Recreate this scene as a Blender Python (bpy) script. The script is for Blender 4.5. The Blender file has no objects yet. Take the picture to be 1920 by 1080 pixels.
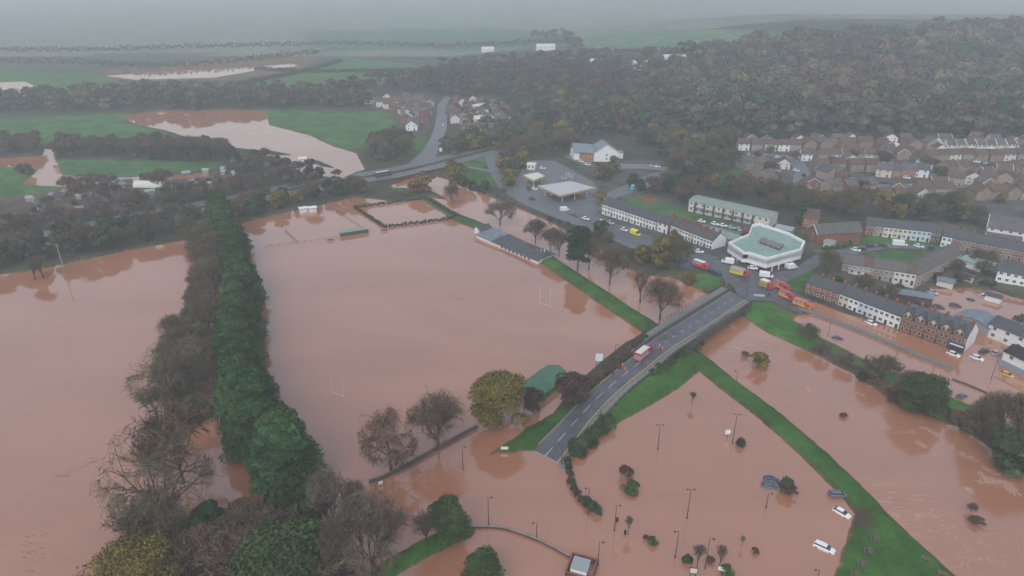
import bpy, math, random
import numpy as np
from mathutils import Vector, Matrix
RND = random.Random(7)
NR = np.random.RandomState(11)
SC = bpy.context.scene
COL = SC.collection
# ------------------------------------------------------------------ camera, sky, sun, exposure
CAM_H, PITCH, FPX = 118.0, math.radians(25.1), 1280.0
cam_data = bpy.data.cameras.new('camera')
cam_data.sensor_width = 36.0
cam_data.lens = 36.0 * FPX / 1920.0
cam_data.clip_start, cam_data.clip_end = 1.0, 12000.0
cam = bpy.data.objects.new('camera', cam_data)
COL.objects.link(cam)
cam.location = (0, 0, CAM_H)
cam.rotation_euler = (math.pi / 2 - PITCH, 0, 0)
SC.camera = cam
SUN_EL, SUN_ROT = math.radians(48), math.radians(200)
W = bpy.data.worlds.new('World'); SC.world = W; W.use_nodes = True
nt = W.node_tree; bgn = nt.nodes['Background']
sky = nt.nodes.new('ShaderNodeTexSky'); sky.sky_type = 'NISHITA'; sky.sun_disc = False
sky.sun_elevation = SUN_EL; sky.sun_rotation = SUN_ROT
sky.dust_density = 2.5; sky.air_density = 1.5; sky.ozone_density = 2.0
hs = nt.nodes.new('ShaderNodeHueSaturation'); hs.inputs['Saturation'].default_value = 0.62; hs.inputs['Value'].default_value = 1.0
nt.links.new(sky.outputs[0], hs.inputs['Color']); nt.links.new(hs.outputs[0], bgn.inputs['Color'])
bgn.inputs['Strength'].default_value = 0.15
sd = bpy.data.lights.new('sun', 'SUN'); sd.energy = 0.6; sd.angle = math.radians(40); sd.color = (1.0, 0.97, 0.93)
sun = bpy.data.objects.new('sun', sd); COL.objects.link(sun)
dirv = Vector((math.sin(SUN_ROT) * math.cos(SUN_EL), math.cos(SUN_ROT) * math.cos(SUN_EL), math.sin(SUN_EL)))
sun.rotation_euler = dirv.to_track_quat('Z', 'Y').to_euler()
SC.view_settings.view_transform = 'Standard'; SC.view_settings.look = 'None'
SC.view_settings.exposure = 0.28; SC.view_settings.gamma = 1.0
SC.view_settings.use_curve_mapping = False
cy = SC.cycles
cy.max_bounces = 8; cy.diffuse_bounces = 3; cy.glossy_bounces = 2; cy.transmission_bounces = 2; cy.volume_bounces = 4
cy.caustics_reflective = False; cy.caustics_refractive = False
cy.use_denoising = True
try: cy.denoiser = 'OPENIMAGEDENOISE'
except Exception: pass
HAZE = 0.00042

# ------------------------------------------------------------------ photo pixel -> place
cp, sp = math.cos(PITCH), math.sin(PITCH)
def ray(px, py):
    a = (px - 960) / FPX; b = (py - 540) / FPX
    return (a, cp - b * sp, -sp - b * cp)
def P(px, py, z=0.0):
    d = ray(px, py); t = (z - CAM_H) / d[2]
    return Vector((d[0] * t, d[1] * t, z))
def polyP(pts, z=0.0):
    return np.array([[P(a, b, z).x, P(a, b, z).y] for a, b in pts])

def seg_dist(X, Y, poly, closed):
    """distance to a polyline and the parameter (index + fraction) of the nearest point"""
    n = len(poly); best = np.full(X.shape, 1e18); par = np.zeros(X.shape)
    for i in range(n if closed else n - 1):
        x0, y0 = poly[i][:2]; x1, y1 = poly[(i + 1) % n][:2]
        dx, dy = x1 - x0, y1 - y0; L = dx * dx + dy * dy + 1e-9
        t = np.clip(((X - x0) * dx + (Y - y0) * dy) / L, 0, 1)
        d = (X - x0 - t * dx) ** 2 + (Y - y0 - t * dy) ** 2
        m = d < best; best = np.where(m, d, best); par = np.where(m, i + t, par)
    return np.sqrt(best), par
def inside(X, Y, poly):
    n = len(poly); c = np.zeros(X.shape, bool)
    for i in range(n):
        x0, y0 = poly[i]; x1, y1 = poly[(i + 1) % n]
        if y0 == y1: continue
        m = (y0 > Y) != (y1 > Y)
        c ^= m & (X < (x1 - x0) * (Y - y0) / (y1 - y0) + x0)
    return c
def sdf(X, Y, poly):
    d, _ = seg_dist(X, Y, poly, True)
    return np.where(inside(X, Y, poly), -d, d)
def sst(t):
    t = np.clip(t, 0, 1); return t * t * (3 - 2 * t)

# ------------------------------------------------------------------ terrain
main_flood = polyP([(-500, 560), (0, 515), (60, 508), (150, 490), (250, 468), (340, 452), (375, 446), (395, 440), (412, 425), (455, 420), (480, 412),
    (560, 394), (620, 381), (650, 373), (690, 372), (745, 379), (800, 369), (842, 376), (800, 352), (735, 353), (735, 347), (770, 336), (800, 326), (835, 336),
    (870, 352), (930, 374), (1000, 402), (1060, 432), (1110, 457), (1170, 502), (1215, 517), (1262, 522), (1312, 544), (1335, 558),
    (1375, 580), (1392, 594), (1440, 625), (1510, 657), (1600, 702), (1690, 765), (1800, 802), (1920, 884), (2400, 1100)])
main_flood = np.vstack([main_flood, [[900, -300], [-900, -300]]])
FLOODS = [
 (main_flood, 0.35),
 (polyP([(1487, 598), (1500, 592), (1522, 590), (1512, 578), (1524, 566), (1575, 586), (1690, 622), (1720, 600), (1750, 575), (1742, 555), (1750, 543), (1800, 541), (1862, 546), (1925, 566), (2050, 600),
         (2150, 800), (2000, 850), (1930, 815), (1850, 772), (1765, 735), (1690, 702), (1620, 672), (1540, 632)]), 0.11),
 (polyP([(228, 218), (300, 208), (400, 206), (497, 208), (505, 235), (580, 254), (622, 274), (668, 288), (684, 318), (655, 326), (600, 302), (520, 284), (440, 277), (380, 266), (310, 244), (250, 232)]), 0.3),
 (polyP([(492, 290), (560, 292), (600, 312), (668, 322), (640, 336), (560, 322), (520, 306)]), 0.3),
 (polyP([(-200, 300), (0, 297), (80, 293), (84, 279), (97, 281), (106, 305), (116, 328), (200, 335), (260, 331), (388, 325), (392, 331), (250, 344), (150, 352), (42, 346), (72, 318), (0, 312), (-200, 316)]), 0.3),
 (polyP([(-80, 158), (0, 154), (45, 153), (62, 160), (60, 184), (25, 180), (0, 166), (-80, 170)]), 0.2),
 (polyP([(195, 142), (330, 133), (430, 128), (545, 119), (560, 124), (470, 134), (400, 146), (260, 150)]), 0.2),
]
# levees: polyline, crest half width, crest height, slope
LEVEES = [
 (polyP([(852, 402), (900, 421), (960, 447), (1020, 479), (1100, 532), (1160, 572), (1226, 614)], 1.2), 2.1, 1.25, 0.5),
 (polyP([(735, 352), (800, 371), (852, 402)], .7), 1.3, 0.7, 0.35),
 (polyP([(1304, 664), (1370, 718), (1450, 778), (1530, 848), (1590, 905), (1645, 965), (1705, 1022), (1790, 1100)], 1.2), 1.7, 1.2, 0.55),
 (polyP([(690, 1088), (750, 1050), (830, 1008), (868, 994)], .6), 1.2, 0.6, 0.4),
]
ISLANDS = [   # polygon, height, slope
 (polyP([(1598, 905), (1606, 952), (1588, 1000), (1562, 1085), (1560, 1200), (1900, 1200), (1775, 1090), (1650, 965)], .9), 1.0, 0.3),
 (polyP([(916, 852), (990, 800), (1062, 762), (1050, 800), (1003, 845), (960, 850)]), 1.0, 0.3),
 (polyP([(240, 1000), (330, 968), (420, 985), (520, 965), (600, 985), (640, 1035), (700, 1100), (640, 1300), (150, 1300), (180, 1090)]), 0.6, 0.12),
]
ROAD_L = [(958, 884, -.7), (1003, 840, .06), (1052, 791, 1.2), (1093, 748, 2.3), (1135, 711, 3.4), (1185, 671, 4.3), (1226, 638, 4.6), (1298, 592, 4.7), (1370, 547, 4.3)]
ROAD_R = [(1006, 912, -.7), (1050, 863, .06), (1104, 793, 1.2), (1136, 757, 2.3), (1172, 723, 3.4), (1212, 691, 4.3), (1257, 655, 4.6), (1325, 611, 4.7), (1398, 562, 4.3)]
RL = [P(*p) for p in ROAD_L]; RR = [P(*p) for p in ROAD_R]
RC = [(a + b) / 2 for a, b in zip(RL, RR)]
emb = np.array([[c.x, c.y] for c in RC[:7]]); emb_z = np.array([c.z for c in RC[:7]])
JX, JY = P(1420, 530, 4).x, P(1420, 530, 4).y
def vnoise(X, Y, s, seed=0):
    v = 0
    for k in range(4):
        a = 1.7 * k + seed; f = s * 1.9 ** k
        v = v + np.sin(X * f * math.cos(a) + Y * f * math.sin(a) + 3.1 * a + 1.3 * np.sin(Y * f * 0.7 + a)) / (1.6 ** k)
    return v / 2.4
def hgt(X, Y):
    h = 1.1 + 3.0 * np.exp(-(((X - JX) / 75) ** 2 + ((Y - JY - 15) / 60) ** 2))
    # the dual carriageway stands on a bank, the town rises gently away from the river
    h = h + 3.5 * sst((X - 60) / 260) * sst((Y - 270) / 300)
    h = h + 34 * sst((Y - 575) / 450) * sst((X - 40) / 420) * (1 - 0.75 * sst((Y - 1100) / 500))
    h = h + 14 * sst((Y - 620) / 500) * sst((X + 120) / 200) * (1 - 0.5 * sst((Y - 1200) / 500))
    h = h + 20 * sst((Y - 1150) / 2300) * (1 + 0.25 * vnoise(X, Y, 0.0016, 2))
    h = h + 0.25 * vnoise(X, Y, 0.03, 5) * sst((Y - 60) / 200)
    for poly, slope in FLOODS:
        lo = poly.min(0) - 60; hi = poly.max(0) + 60
        m = (X > lo[0]) & (X < hi[0]) & (Y > lo[1]) & (Y < hi[1])
        if not m.any(): continue
        d = sdf(X[m], Y[m], poly); hm = h[m]
        far = np.minimum(hm, d * slope + 0.02)
        h[m] = np.where(d > 0, far, np.maximum(-1.6, d * 0.5))
    for poly, hw, cz, slope in LEVEES:
        d, _ = seg_dist(X, Y, poly, False)
        h = np.maximum(h, np.where(d < 30, cz - np.maximum(0, d - hw) * slope, -9))
    for poly, z, slope in ISLANDS:
        d = sdf(X, Y, poly)
        h = np.maximum(h, np.where(d < 30, np.minimum(z, -d * slope), -9))
    h = h + np.where(np.abs(h) < 1.3, .13 * vnoise(X, Y, .55, 4) + .06 * vnoise(X, Y, 1.7, 1), 0)
    d, par = seg_dist(X, Y, emb, False)
    ez = np.interp(par, range(len(emb_z)), emb_z)
    h = np.maximum(h, np.where(d < 40, ez - 0.35 - np.maximum(0, d - 6.5) * 0.55, -9))
    return h
CX0, CY0, CS = -1000.0, 40.0, 3.0
gx = np.arange(CX0, 1300, CS); gy = np.arange(CY0, 2200, CS)
HC = hgt(*np.meshgrid(gx, gy))
def H(x, y):
    u = (x - CX0) / CS; v = (y - CY0) / CS
    u = min(max(u, 0), len(gx) - 1.001); v = min(max(v, 0), len(gy) - 1.001)
    i, j = int(u), int(v); a, b = u - i, v - j
    return float(HC[j, i] * (1 - a) * (1 - b) + HC[j, i + 1] * a * (1 - b) + HC[j + 1, i] * (1 - a) * b + HC[j + 1, i + 1] * a * b)
def G(px, py):
    """the point of the terrain (or of the water) that the photo shows at this pixel"""
    d = ray(px, py); t = 80.0; prev = t
    while t < 4000:
        x, y, z = d[0] * t, d[1] * t, CAM_H + d[2] * t
        if z <= max(0.0, H(x, y)):
            lo, hi = prev, t
            for _ in range(10):
                m = (lo + hi) / 2
                if CAM_H + d[2] * m <= max(0.0, H(d[0] * m, d[1] * m)): hi = m
                else: lo = m
            t = hi; break
        prev = t; t += max(3.0, (z - H(x, y)) * 0.5)
    x, y = d[0] * t, d[1] * t
    return Vector((x, y, max(0.0, H(x, y))))
def polyG(pts):
    return np.array([[g.x, g.y] for g in (G(a, b) for a, b in pts)])

# ------------------------------------------------------------------ materials
MATS = {}
def mat(name, c, rough=0.8, c2=None, scale=1.0, bump=0.0, metal=0.0, spec=0.3, rnd=0.0, attr=False, detail=4.0, obj_co=True):
    if name in MATS: return MATS[name]
    m = bpy.data.materials.new(name); m.use_nodes = True; t = m.node_tree; b = t.nodes['Principled BSDF']
    b.inputs['Roughness'].default_value = rough; b.inputs['Metallic'].default_value = metal
    b.inputs['Specular IOR Level'].default_value = spec
    b.inputs['Base Color'].default_value = (*c, 1)
    out = None
    if c2 is not None:
        tc = t.nodes.new('ShaderNodeTexCoord'); n = t.nodes.new('ShaderNodeTexNoise'); r = t.nodes.new('ShaderNodeValToRGB')
        n.inputs['Scale'].default_value = scale; n.inputs['Detail'].default_value = detail
        t.links.new(tc.outputs['Object'], n.inputs['Vector']); t.links.new(n.outputs['Fac'], r.inputs['Fac'])
        r.color_ramp.elements[0].position = 0.35; r.color_ramp.elements[1].position = 0.66
        r.color_ramp.elements[0].color = (*c, 1); r.color_ramp.elements[1].color = (*c2, 1)
        out = r.outputs[0]
        if bump:
            bp = t.nodes.new('ShaderNodeBump'); bp.inputs['Strength'].default_value = bump
            t.links.new(n.outputs['Fac'], bp.inputs['Height']); t.links.new(bp.outputs[0], b.inputs['Normal'])
    if rnd or attr:
        oi = t.nodes.new('ShaderNodeObjectInfo'); mr = t.nodes.new('ShaderNodeMapRange')
        mr.inputs['To Min'].default_value = 1 - rnd; mr.inputs['To Max'].default_value = 1 + rnd
        t.links.new(oi.outputs['Random'], mr.inputs['Value']); fac = mr.outputs[0]
        if attr:
            at = t.nodes.new('ShaderNodeAttribute'); at.attribute_name = 'tint'
            mu = t.nodes.new('ShaderNodeMath'); mu.operation = 'MULTIPLY'
            t.links.new(at.outputs['Fac'], mu.inputs[0]); t.links.new(fac, mu.inputs[1]); fac = mu.outputs[0]
        mx = t.nodes.new('ShaderNodeVectorMath'); mx.operation = 'SCALE'
        if out is None:
            rgb = t.nodes.new('ShaderNodeRGB'); rgb.outputs[0].default_value = (*c, 1); out = rgb.outputs[0]
        t.links.new(out, mx.inputs[0]); t.links.new(fac, mx.inputs['Scale']); out = mx.outputs[0]
    if out is not None: t.links.new(out, b.inputs['Base Color'])
    MATS[name] = m; return m

asphalt = mat('asphalt', (.10, .105, .115), .5, (.15, .155, .165), .6, .05, spec=.4)
asphalt_wet = mat('asphalt_wet', (.06, .065, .078), .42, (.10, .105, .12), .25, .03, spec=.5)
paving = mat('paving', (.15, .15, .15), .75, (.20, .195, .19), .8)
concrete = mat('concrete', (.17, .17, .17), .8, (.25, .25, .24), .5, .1)
dark_stone = mat('dark_stone', (.07, .07, .07), .85, (.12, .115, .11), .9, .2)
white_paint = mat('white_paint', (.78, .79, .80), .6, (.68, .70, .71), .7)
off_white = mat('off_white', (.66, .64, .58), .7, (.56, .55, .51), .7)
cream = mat('cream_render', (.62, .54, .42), .8, (.52, .46, .37), .6)
pale_blue = mat('pale_blue_render', (.50, .60, .70), .8, (.43, .53, .62), .6)
pinkish = mat('pinkish_render', (.34, .275, .25), .85, (.28, .23, .21), .6)
tan_wall = mat('tan_brick', (.29, .20, .15), .85, (.22, .155, .12), .7)
brick = mat('red_brick', (.26, .10, .065), .85, (.17, .08, .055), 1.2, .1)
brick_orange = mat('orange_brick', (.40, .17, .09), .85, (.28, .13, .08), 1.0, .1)
brick_dark = mat('dark_brick', (.12, .06, .05), .85, (.08, .045, .04), 1.0, .1)
slate = mat('slate', (.052, .056, .068), .55, (.085, .088, .10), .9, .1)
slate_blue = mat('slate_blue', (.14, .17, .21), .5, (.19, .22, .26), .5, .05)
roof_brown = mat('brown_roof_tile', (.085, .056, .048), .8, (.12, .082, .068), .6, .1)
roof_red = mat('red_brown_tile', (.125, .062, .048), .8, (.075, .048, .044), .6, .1)
roof_grey = mat('grey_roof_tile', (.085, .080, .082), .8, (.125, .118, .116), .6, .1)
green_roof = mat('green_roof_felt', (.20, .30, .25), .8, (.27, .37, .31), .35, .05)
green_grey_roof = mat('green_grey_roof', (.20, .26, .23), .8, (.25, .30, .27), .3, .05)
green_metal = mat('green_metal', (.06, .20, .14), .5, (.08, .25, .17), .4, .03)
glass = mat('window_glass', (.03, .04, .05), .15, spec=.6)
black = mat('black_rubber', (.02, .02, .02), .7)
dark_metal = mat('dark_metal', (.05, .05, .055), .5)
galv = mat('galvanised_metal', (.35, .37, .38), .45, metal=.3)
timber = mat('grey_wood', (.16, .12, .09), .85, (.10, .08, .065), 3.0)
bark = mat('bark', (.085, .068, .052), .9, (.055, .045, .036), 2.0, .2)
yellow = mat('yellow_line', (.62, .47, .10), .7)
white_line = mat('white_line', (.62, .62, .60), .7)
orange_hiviz = mat('orange_hiviz', (.75, .12, .05), .6)
skin = mat('skin', (.5, .3, .22), .6)
# ------------------------------------------------------------------ building blocks
def tag(o, label=None, cat=None, group=None, kind=None):
    if label: o['label'] = label
    if cat: o['category'] = cat
    if group: o['group'] = group
    if kind: o['kind'] = kind
    return o
def empty(name, loc, rz=0.0, label=None, cat=None, group=None):
    o = bpy.data.objects.new(name, None); o.empty_display_size = 0.5
    COL.objects.link(o); o.location = loc; o.rotation_euler = (0, 0, rz)
    return tag(o, label, cat, group)
def mesh_obj(name, me, parent=None, loc=None, rz=0.0):
    o = bpy.data.objects.new(name, me); COL.objects.link(o)
    if parent is not None: o.parent = parent
    if loc is not None: o.location = loc
    if rz: o.rotation_euler = (0, 0, rz)
    return o
class MB:
    def __init__(s): s.v = []; s.f = []; s.m = []; s.mats = []
    def mi(s, m):
        if m not in s.mats: s.mats.append(m)
        return s.mats.index(m)
    def face(s, pts, m):
        i = len(s.v); s.v.extend([tuple(p) for p in pts]); s.f.append(tuple(range(i, i + len(pts)))); s.m.append(s.mi(m)); return s
    def hexa(s, b, t, m, bottom=True):
        """b, t: four corners anticlockwise seen from above"""
        i = len(s.v); s.v.extend([tuple(p) for p in b] + [tuple(p) for p in t]); k = s.mi(m)
        fs = [(i + 4, i + 5, i + 6, i + 7)] + [(i + a, i + (a + 1) % 4, i + 4 + (a + 1) % 4, i + 4 + a) for a in range(4)]
        if bottom: fs.append((i + 3, i + 2, i + 1, i))
        s.f += fs; s.m += [k] * len(fs); return s
    def box(s, x0, x1, y0, y1, z0, z1, m):
        return s.hexa([(x0, y0, z0), (x1, y0, z0), (x1, y1, z0), (x0, y1, z0)], [(x0, y0, z1), (x1, y0, z1), (x1, y1, z1), (x0, y1, z1)], m)
    def prism(s, poly, z0, z1, m, mt=None, cap=True):
        n = len(poly); i = len(s.v)
        zs0 = z0 if hasattr(z0, '__len__') else [z0] * n; zs1 = z1 if hasattr(z1, '__len__') else [z1] * n
        s.v.extend([(p[0], p[1], zs0[k]) for k, p in enumerate(poly)]); s.v.extend([(p[0], p[1], zs1[k]) for k, p in enumerate(poly)])
        for a in range(n):
            b = (a + 1) % n; s.f.append((i + a, i + b, i + n + b, i + n + a)); s.m.append(s.mi(m))
        if cap:
            s.f.append(tuple(i + n + a for a in range(n))); s.m.append(s.mi(mt or m))
            s.f.append(tuple(i + n - 1 - a for a in range(n))); s.m.append(s.mi(m))
        return s
    def tube(s, p0, p1, r0, r1, m, n=6, cap=True):
        p0, p1 = Vector(p0), Vector(p1); d = (p1 - p0)
        if d.length < 1e-6: return s
        d.normalize(); a = d.orthogonal().normalized(); b = d.cross(a); i = len(s.v); k = s.mi(m)
        for p, r in ((p0, r0), (p1, r1)):
            for j in range(n):
                t = 2 * math.pi * j / n; q = p + a * (r * math.cos(t)) + b * (r * math.sin(t)); s.v.append(tuple(q))
        for j in range(n):
            s.f.append((i + j, i + (j + 1) % n, i + n + (j + 1) % n, i + n + j)); s.m.append(k)
        if cap:
            s.f.append(tuple(i + n + j for j in range(n))); s.m.append(k); s.f.append(tuple(i + n - 1 - j for j in range(n))); s.m.append(k)
        return s
    def loft(s, rings, m, cap=True):
        n = len(rings[0]); i = len(s.v); k = s.mi(m)
        for r in rings: s.v.extend([tuple(p) for p in r])
        for a in range(len(rings) - 1):
            for j in range(n):
                s.f.append((i + a * n + j, i + a * n + (j + 1) % n, i + (a + 1) * n + (j + 1) % n, i + (a + 1) * n + j)); s.m.append(k)
        if cap:
            s.f.append(tuple(i + j for j in range(n))[::-1]); s.m.append(k)
            s.f.append(tuple(i + (len(rings) - 1) * n + j for j in range(n))); s.m.append(k)
        return s
    def mesh(s, name, smooth=False):
        me = bpy.data.meshes.new(name); me.from_pydata(s.v, [], s.f)
        for m in s.mats: me.materials.append(m)
        me.polygons.foreach_set('material_index', s.m)
        if smooth: me.polygons.foreach_set('use_smooth', [True] * len(s.f))
        me.update(); return me
    def build(s, name, parent=None, loc=None, rz=0.0, smooth=False):
        return mesh_obj(name, s.mesh(name, smooth), parent, loc, rz)
def quads_mesh(name, V, n_per, mats, tint=None, midx=None):
    """V: (faces*n_per, 3) array, separate faces"""
    nf = len(V) // n_per; me = bpy.data.meshes.new(name)
    me.vertices.add(len(V)); me.vertices.foreach_set('co', np.asarray(V, np.float32).ravel())
    me.loops.add(len(V)); me.loops.foreach_set('vertex_index', np.arange(len(V), dtype=np.int32))
    me.polygons.add(nf); me.polygons.foreach_set('loop_start', np.arange(0, len(V), n_per, dtype=np.int32))
    try: me.polygons.foreach_set('loop_total', np.full(nf, n_per, np.int32))
    except Exception: pass
    for m in mats: me.materials.append(m)
    if midx is not None: me.polygons.foreach_set('material_index', np.asarray(midx, np.int32))
    if tint is not None:
        at = me.attributes.new('tint', 'FLOAT', 'FACE'); at.data.foreach_set('value', np.asarray(tint, np.float32))
    me.update(calc_edges=True); me.validate(); return me
def copy_tree(o, loc, rz=0.0, scale=None, label=None, group=None, swap=None):
    r = o.copy(); COL.objects.link(r); r.location = loc; r.rotation_euler = (0, 0, rz)
    if scale is not None: r.scale = scale if hasattr(scale, '__len__') else (scale,) * 3
    if label: r['label'] = label
    if group: r['group'] = group
    for ch in list(o.children):
        c = ch.copy(); COL.objects.link(c); c.parent = r
        if swap and ch.name.split('.')[0] in swap: c.data = swap[ch.name.split('.')[0]]
        for g in list(ch.children):
            d = g.copy(); COL.objects.link(d); d.parent = c
    return r

# ------------------------------------------------------------------ ground, water, sky-high haze
def build_ground():
    rows = []
    y = 60.0
    while y < 1500: rows.append(y); y += max(0.8, y * 0.0052)
    while y < 6000: rows.append(y); y *= 1.035
    rows = [-380, -200, -80, 0, 30] + rows + [6000]
    u = np.concatenate([[-1], -0.9 + 0 * np.zeros(0), np.linspace(-.62, .62, 560), [1]])
    Y = np.array(rows)[:, None] * np.ones(len(u))[None, :]
    hw = np.maximum(np.array(rows), 60.0)[:, None] * 0.80 + 40
    X = np.where(np.abs(u)[None, :] < .99, u[None, :] / .62 * hw, np.sign(u)[None, :] * 3300.0)
    for e in (0.0,):
        pass
    Z = hgt(X.ravel().copy(), Y.ravel().copy())
    Z = np.clip(Z, -1.8, 116)
    nr, nc = Y.shape
    V = np.stack([X.ravel(), Y.ravel(), Z], 1)
    me = bpy.data.meshes.new('ground')
    idx = np.arange(nr * nc).reshape(nr, nc)
    F = np.stack([idx[:-1, :-1].ravel(), idx[:-1, 1:].ravel(), idx[1:, 1:].ravel(), idx[1:, :-1].ravel()], 1)
    me.vertices.add(len(V)); me.vertices.foreach_set('co', V.astype(np.float32).ravel())
    me.loops.add(F.size); me.loops.foreach_set('vertex_index', F.astype(np.int32).ravel())
    me.polygons.add(len(F)); me.polygons.foreach_set('loop_start', np.arange(0, F.size, 4, dtype=np.int32))
    try: me.polygons.foreach_set('loop_total', np.full(len(F), 4, np.int32))
    except Exception: pass
    me.polygons.foreach_set('use_smooth', np.ones(len(F), bool))
    # ground cover, as the surface's own colour except the mist-paled far land
    Xf, Yf = X.ravel(), Y.ravel()
    C = np.zeros((len(V), 3)); C[:] = (.055, .060, .036)
    n1 = vnoise(Xf, Yf, .05, 1)[:, None]; n2 = vnoise(Xf, Yf, .012, 8)[:, None]
    C *= 1 + .2 * n1
    grass = np.array([.040, .112, .020]); pale = np.array([.05, .13, .05]); earth = np.array([.22, .09, .05]); town = np.array([.085, .085, .08])
    scrub = np.array([.07, .055, .035]); pasture = np.array([.055, .135, .038]); olive = np.array([.075, .08, .035])
    def fill(pts, col, soft=2.0, var=.12, world=None):
        poly = world if world is not None else polyG(pts)
        lo = poly.min(0) - soft * 2; hi = poly.max(0) + soft * 2
        m = (Xf > lo[0]) & (Xf < hi[0]) & (Yf > lo[1]) & (Yf < hi[1])
        if not m.any(): return
        d = sdf(Xf[m], Yf[m], poly); w = sst(.5 - d / (2 * soft))[:, None]
        C[m] = C[m] * (1 - w) + w * col * (1 + var * n1[m] + var * .6 * n2[m])
    # far land: pale grey base paints in mist; green and ploughed fields on top
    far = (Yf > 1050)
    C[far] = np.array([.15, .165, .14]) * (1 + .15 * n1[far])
    fill([(0, 135), (160, 138), (250, 150), (230, 170), (90, 172), (0, 172), (-200, 170), (-200, 140)], pasture, 6)
    fill([(420, 168), (560, 140), (640, 136), (800, 137), (700, 158), (600, 172), (500, 178)], pasture, 4)
    fill([(540, 140), (640, 108), (760, 118), (800, 130), (640, 134)], pale, 4)
    fill([(180, 132), (420, 108), (600, 104), (560, 136), (420, 150), (220, 155)], np.array([.14, .085, .06]), 10)
    fill([(0, 118), (200, 100), (420, 100), (180, 128), (0, 132)], np.array([.06, .085, .055]), 10)
    fill([(1085, 66), (1200, 58), (1400, 56), (1535, 74), (1430, 90), (1280, 96), (1090, 98)], np.array([.095, .16, .085]), 14)
    fill([(560, 60), (900, 50), (1060, 62), (1050, 90), (800, 92), (600, 98)], np.array([.06, .12, .06]), 20)
    fill([(-150, 226), (0, 222), (240, 212), (232, 230), (310, 248), (322, 272), (120, 268), (-150, 268)], pasture, 3)
    fill([(495, 208), (736, 210), (742, 232), (722, 272), (650, 282), (580, 255), (505, 235)], pasture, 3)
    fill([(105, 303), (400, 303), (440, 315), (260, 329), (200, 333), (122, 326)], pasture, 2)
    fill([(-150, 312), (0, 312), (74, 318), (44, 346), (150, 352), (60, 372), (-150, 374)], pasture, 2)
    fill([(860, 302), (945, 284), (925, 310), (880, 316)], pasture, 1.5)
    fill([(845, 320), (880, 318), (925, 326), (930, 350), (870, 350)], grass, 1.5)
    fill([(742, 268), (800, 255), (795, 290), (745, 292)], pasture, 2)
    # built-up ground
    fill([(1380, 262), (1560, 258), (1960, 262), (2100, 300), (2050, 420), (1660, 400), (1560, 395), (1390, 372), (1400, 345), (1420, 315)], town, 3)
    fill([(700, 178), (810, 178), (830, 200), (790, 255), (740, 250), (735, 210), (690, 205)], town * .9, 3)
    fill([(850, 185), (1000, 195), (1000, 250), (850, 280)], np.array([.07, .075, .055]), 3)
    fill([(960, 300), (1040, 300), (1130, 340), (1330, 395), (1450, 420), (1530, 470), (1450, 520), (1380, 520), (1200, 470), (1090, 410), (970, 360)], town, 2)
    fill([(1060, 290), (1150, 300), (1240, 300), (1260, 330), (1180, 350), (1110, 330)], town * .95, 2)
    fill([(1520, 430), (1650, 405), (1960, 440), (2050, 560), (1870, 545), (1740, 540), (1700, 600), (1560, 570), (1500, 520)], np.array([.085, .08, .06]), 2)
    fill([(0, 372), (150, 352), (390, 328), (450, 318), (430, 345), (300, 372), (100, 402), (0, 408)], np.array([.10, .075, .055]), 3)
    fill([(1345, 332), (1380, 311), (1415, 318), (1402, 345), (1355, 352)], pasture, 1.5)
    fill([(1318, 338), (1340, 328), (1348, 345), (1330, 352)], earth, 1)
    fill([(1165, 368), (1210, 374), (1292, 394), (1290, 412), (1240, 406), (1180, 392)], pasture, 1)
    fill([(1196, 368), (1222, 364), (1234, 376), (1212, 382)], earth, 1)
    fill([(1292, 398), (1370, 420), (1400, 428), (1380, 437), (1330, 424), (1296, 415)], grass, 1)
    fill([(1535, 452), (1560, 445), (1590, 452), (1575, 466), (1545, 466)], grass * 1.2, .8)
    fill([(1594, 452), (1640, 440), (1700, 450), (1760, 458), (1845, 474), (1838, 490), (1790, 470), (1730, 462), (1640, 458), (1600, 464)], grass * 1.2, 1)
    fill([(1632, 474), (1690, 468), (1738, 474), (1732, 488), (1700, 500), (1660, 492), (1636, 484)], pasture, .8)
    fill([(1305, 512), (1352, 520), (1350, 540), (1318, 545), (1296, 530)], pasture, 1)
    fill([(1472, 532), (1500, 512), (1530, 500), (1520, 530), (1500, 545), (1480, 545)], grass, 1)
    fill([(1590, 536), (1612, 532), (1636, 540), (1606, 550)], pasture, .8)
    fill([(1398, 566), (1440, 568), (1492, 592), (1488, 598), (1540, 632), (1620, 672), (1690, 702), (1765, 735), (1850, 772), (2000, 850), (2100, 1000), (1920, 884), (1800, 802), (1690, 765), (1600, 702), (1510, 657), (1440, 625), (1388, 594)], grass * 1.15, 1)
    fill([(1530, 648), (1620, 690), (1720, 738), (1800, 770), (1950, 850), (1930, 890), (1800, 805), (1690, 768), (1600, 705), (1505, 658)], scrub, 1.5)
    # green riverside strips and their muddy feet
    for poly, hw, cz, sl in LEVEES:
        d, _ = seg_dist(Xf, Yf, poly, False); w = sst((hw + 2.2 - d) / 1.4)[:, None] * (Yf > 60)[:, None]
        C[:] = C * (1 - w) + w * grass * (1 + .2 * n1)
    for k, (poly, z, sl) in enumerate(ISLANDS):
        if k < 2: fill(None, grass * .8, 1.0, .25, world=poly)
        else: fill(None, np.array([.075, .038, .024]), 3.0, .25, world=poly)
    fill([(1590, 945), (1632, 958), (1640, 990), (1600, 992)], scrub, 1.5)
    d, par = seg_dist(Xf, Yf, emb, False); w = sst((17 - d) / 3)[:, None] * (Z > 0.1)[:, None]
    C[:] = C * (1 - w) + w * grass * .8 * (1 + .3 * n1)
    left = (d < 19) & (Z > .05) & (par > 1.9) & ((Xf < np.interp(Yf, emb[:, 1], emb[:, 0]) - 5)) & (Yf > P(1080, 770).y)
    C[left] = scrub * .8
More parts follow.
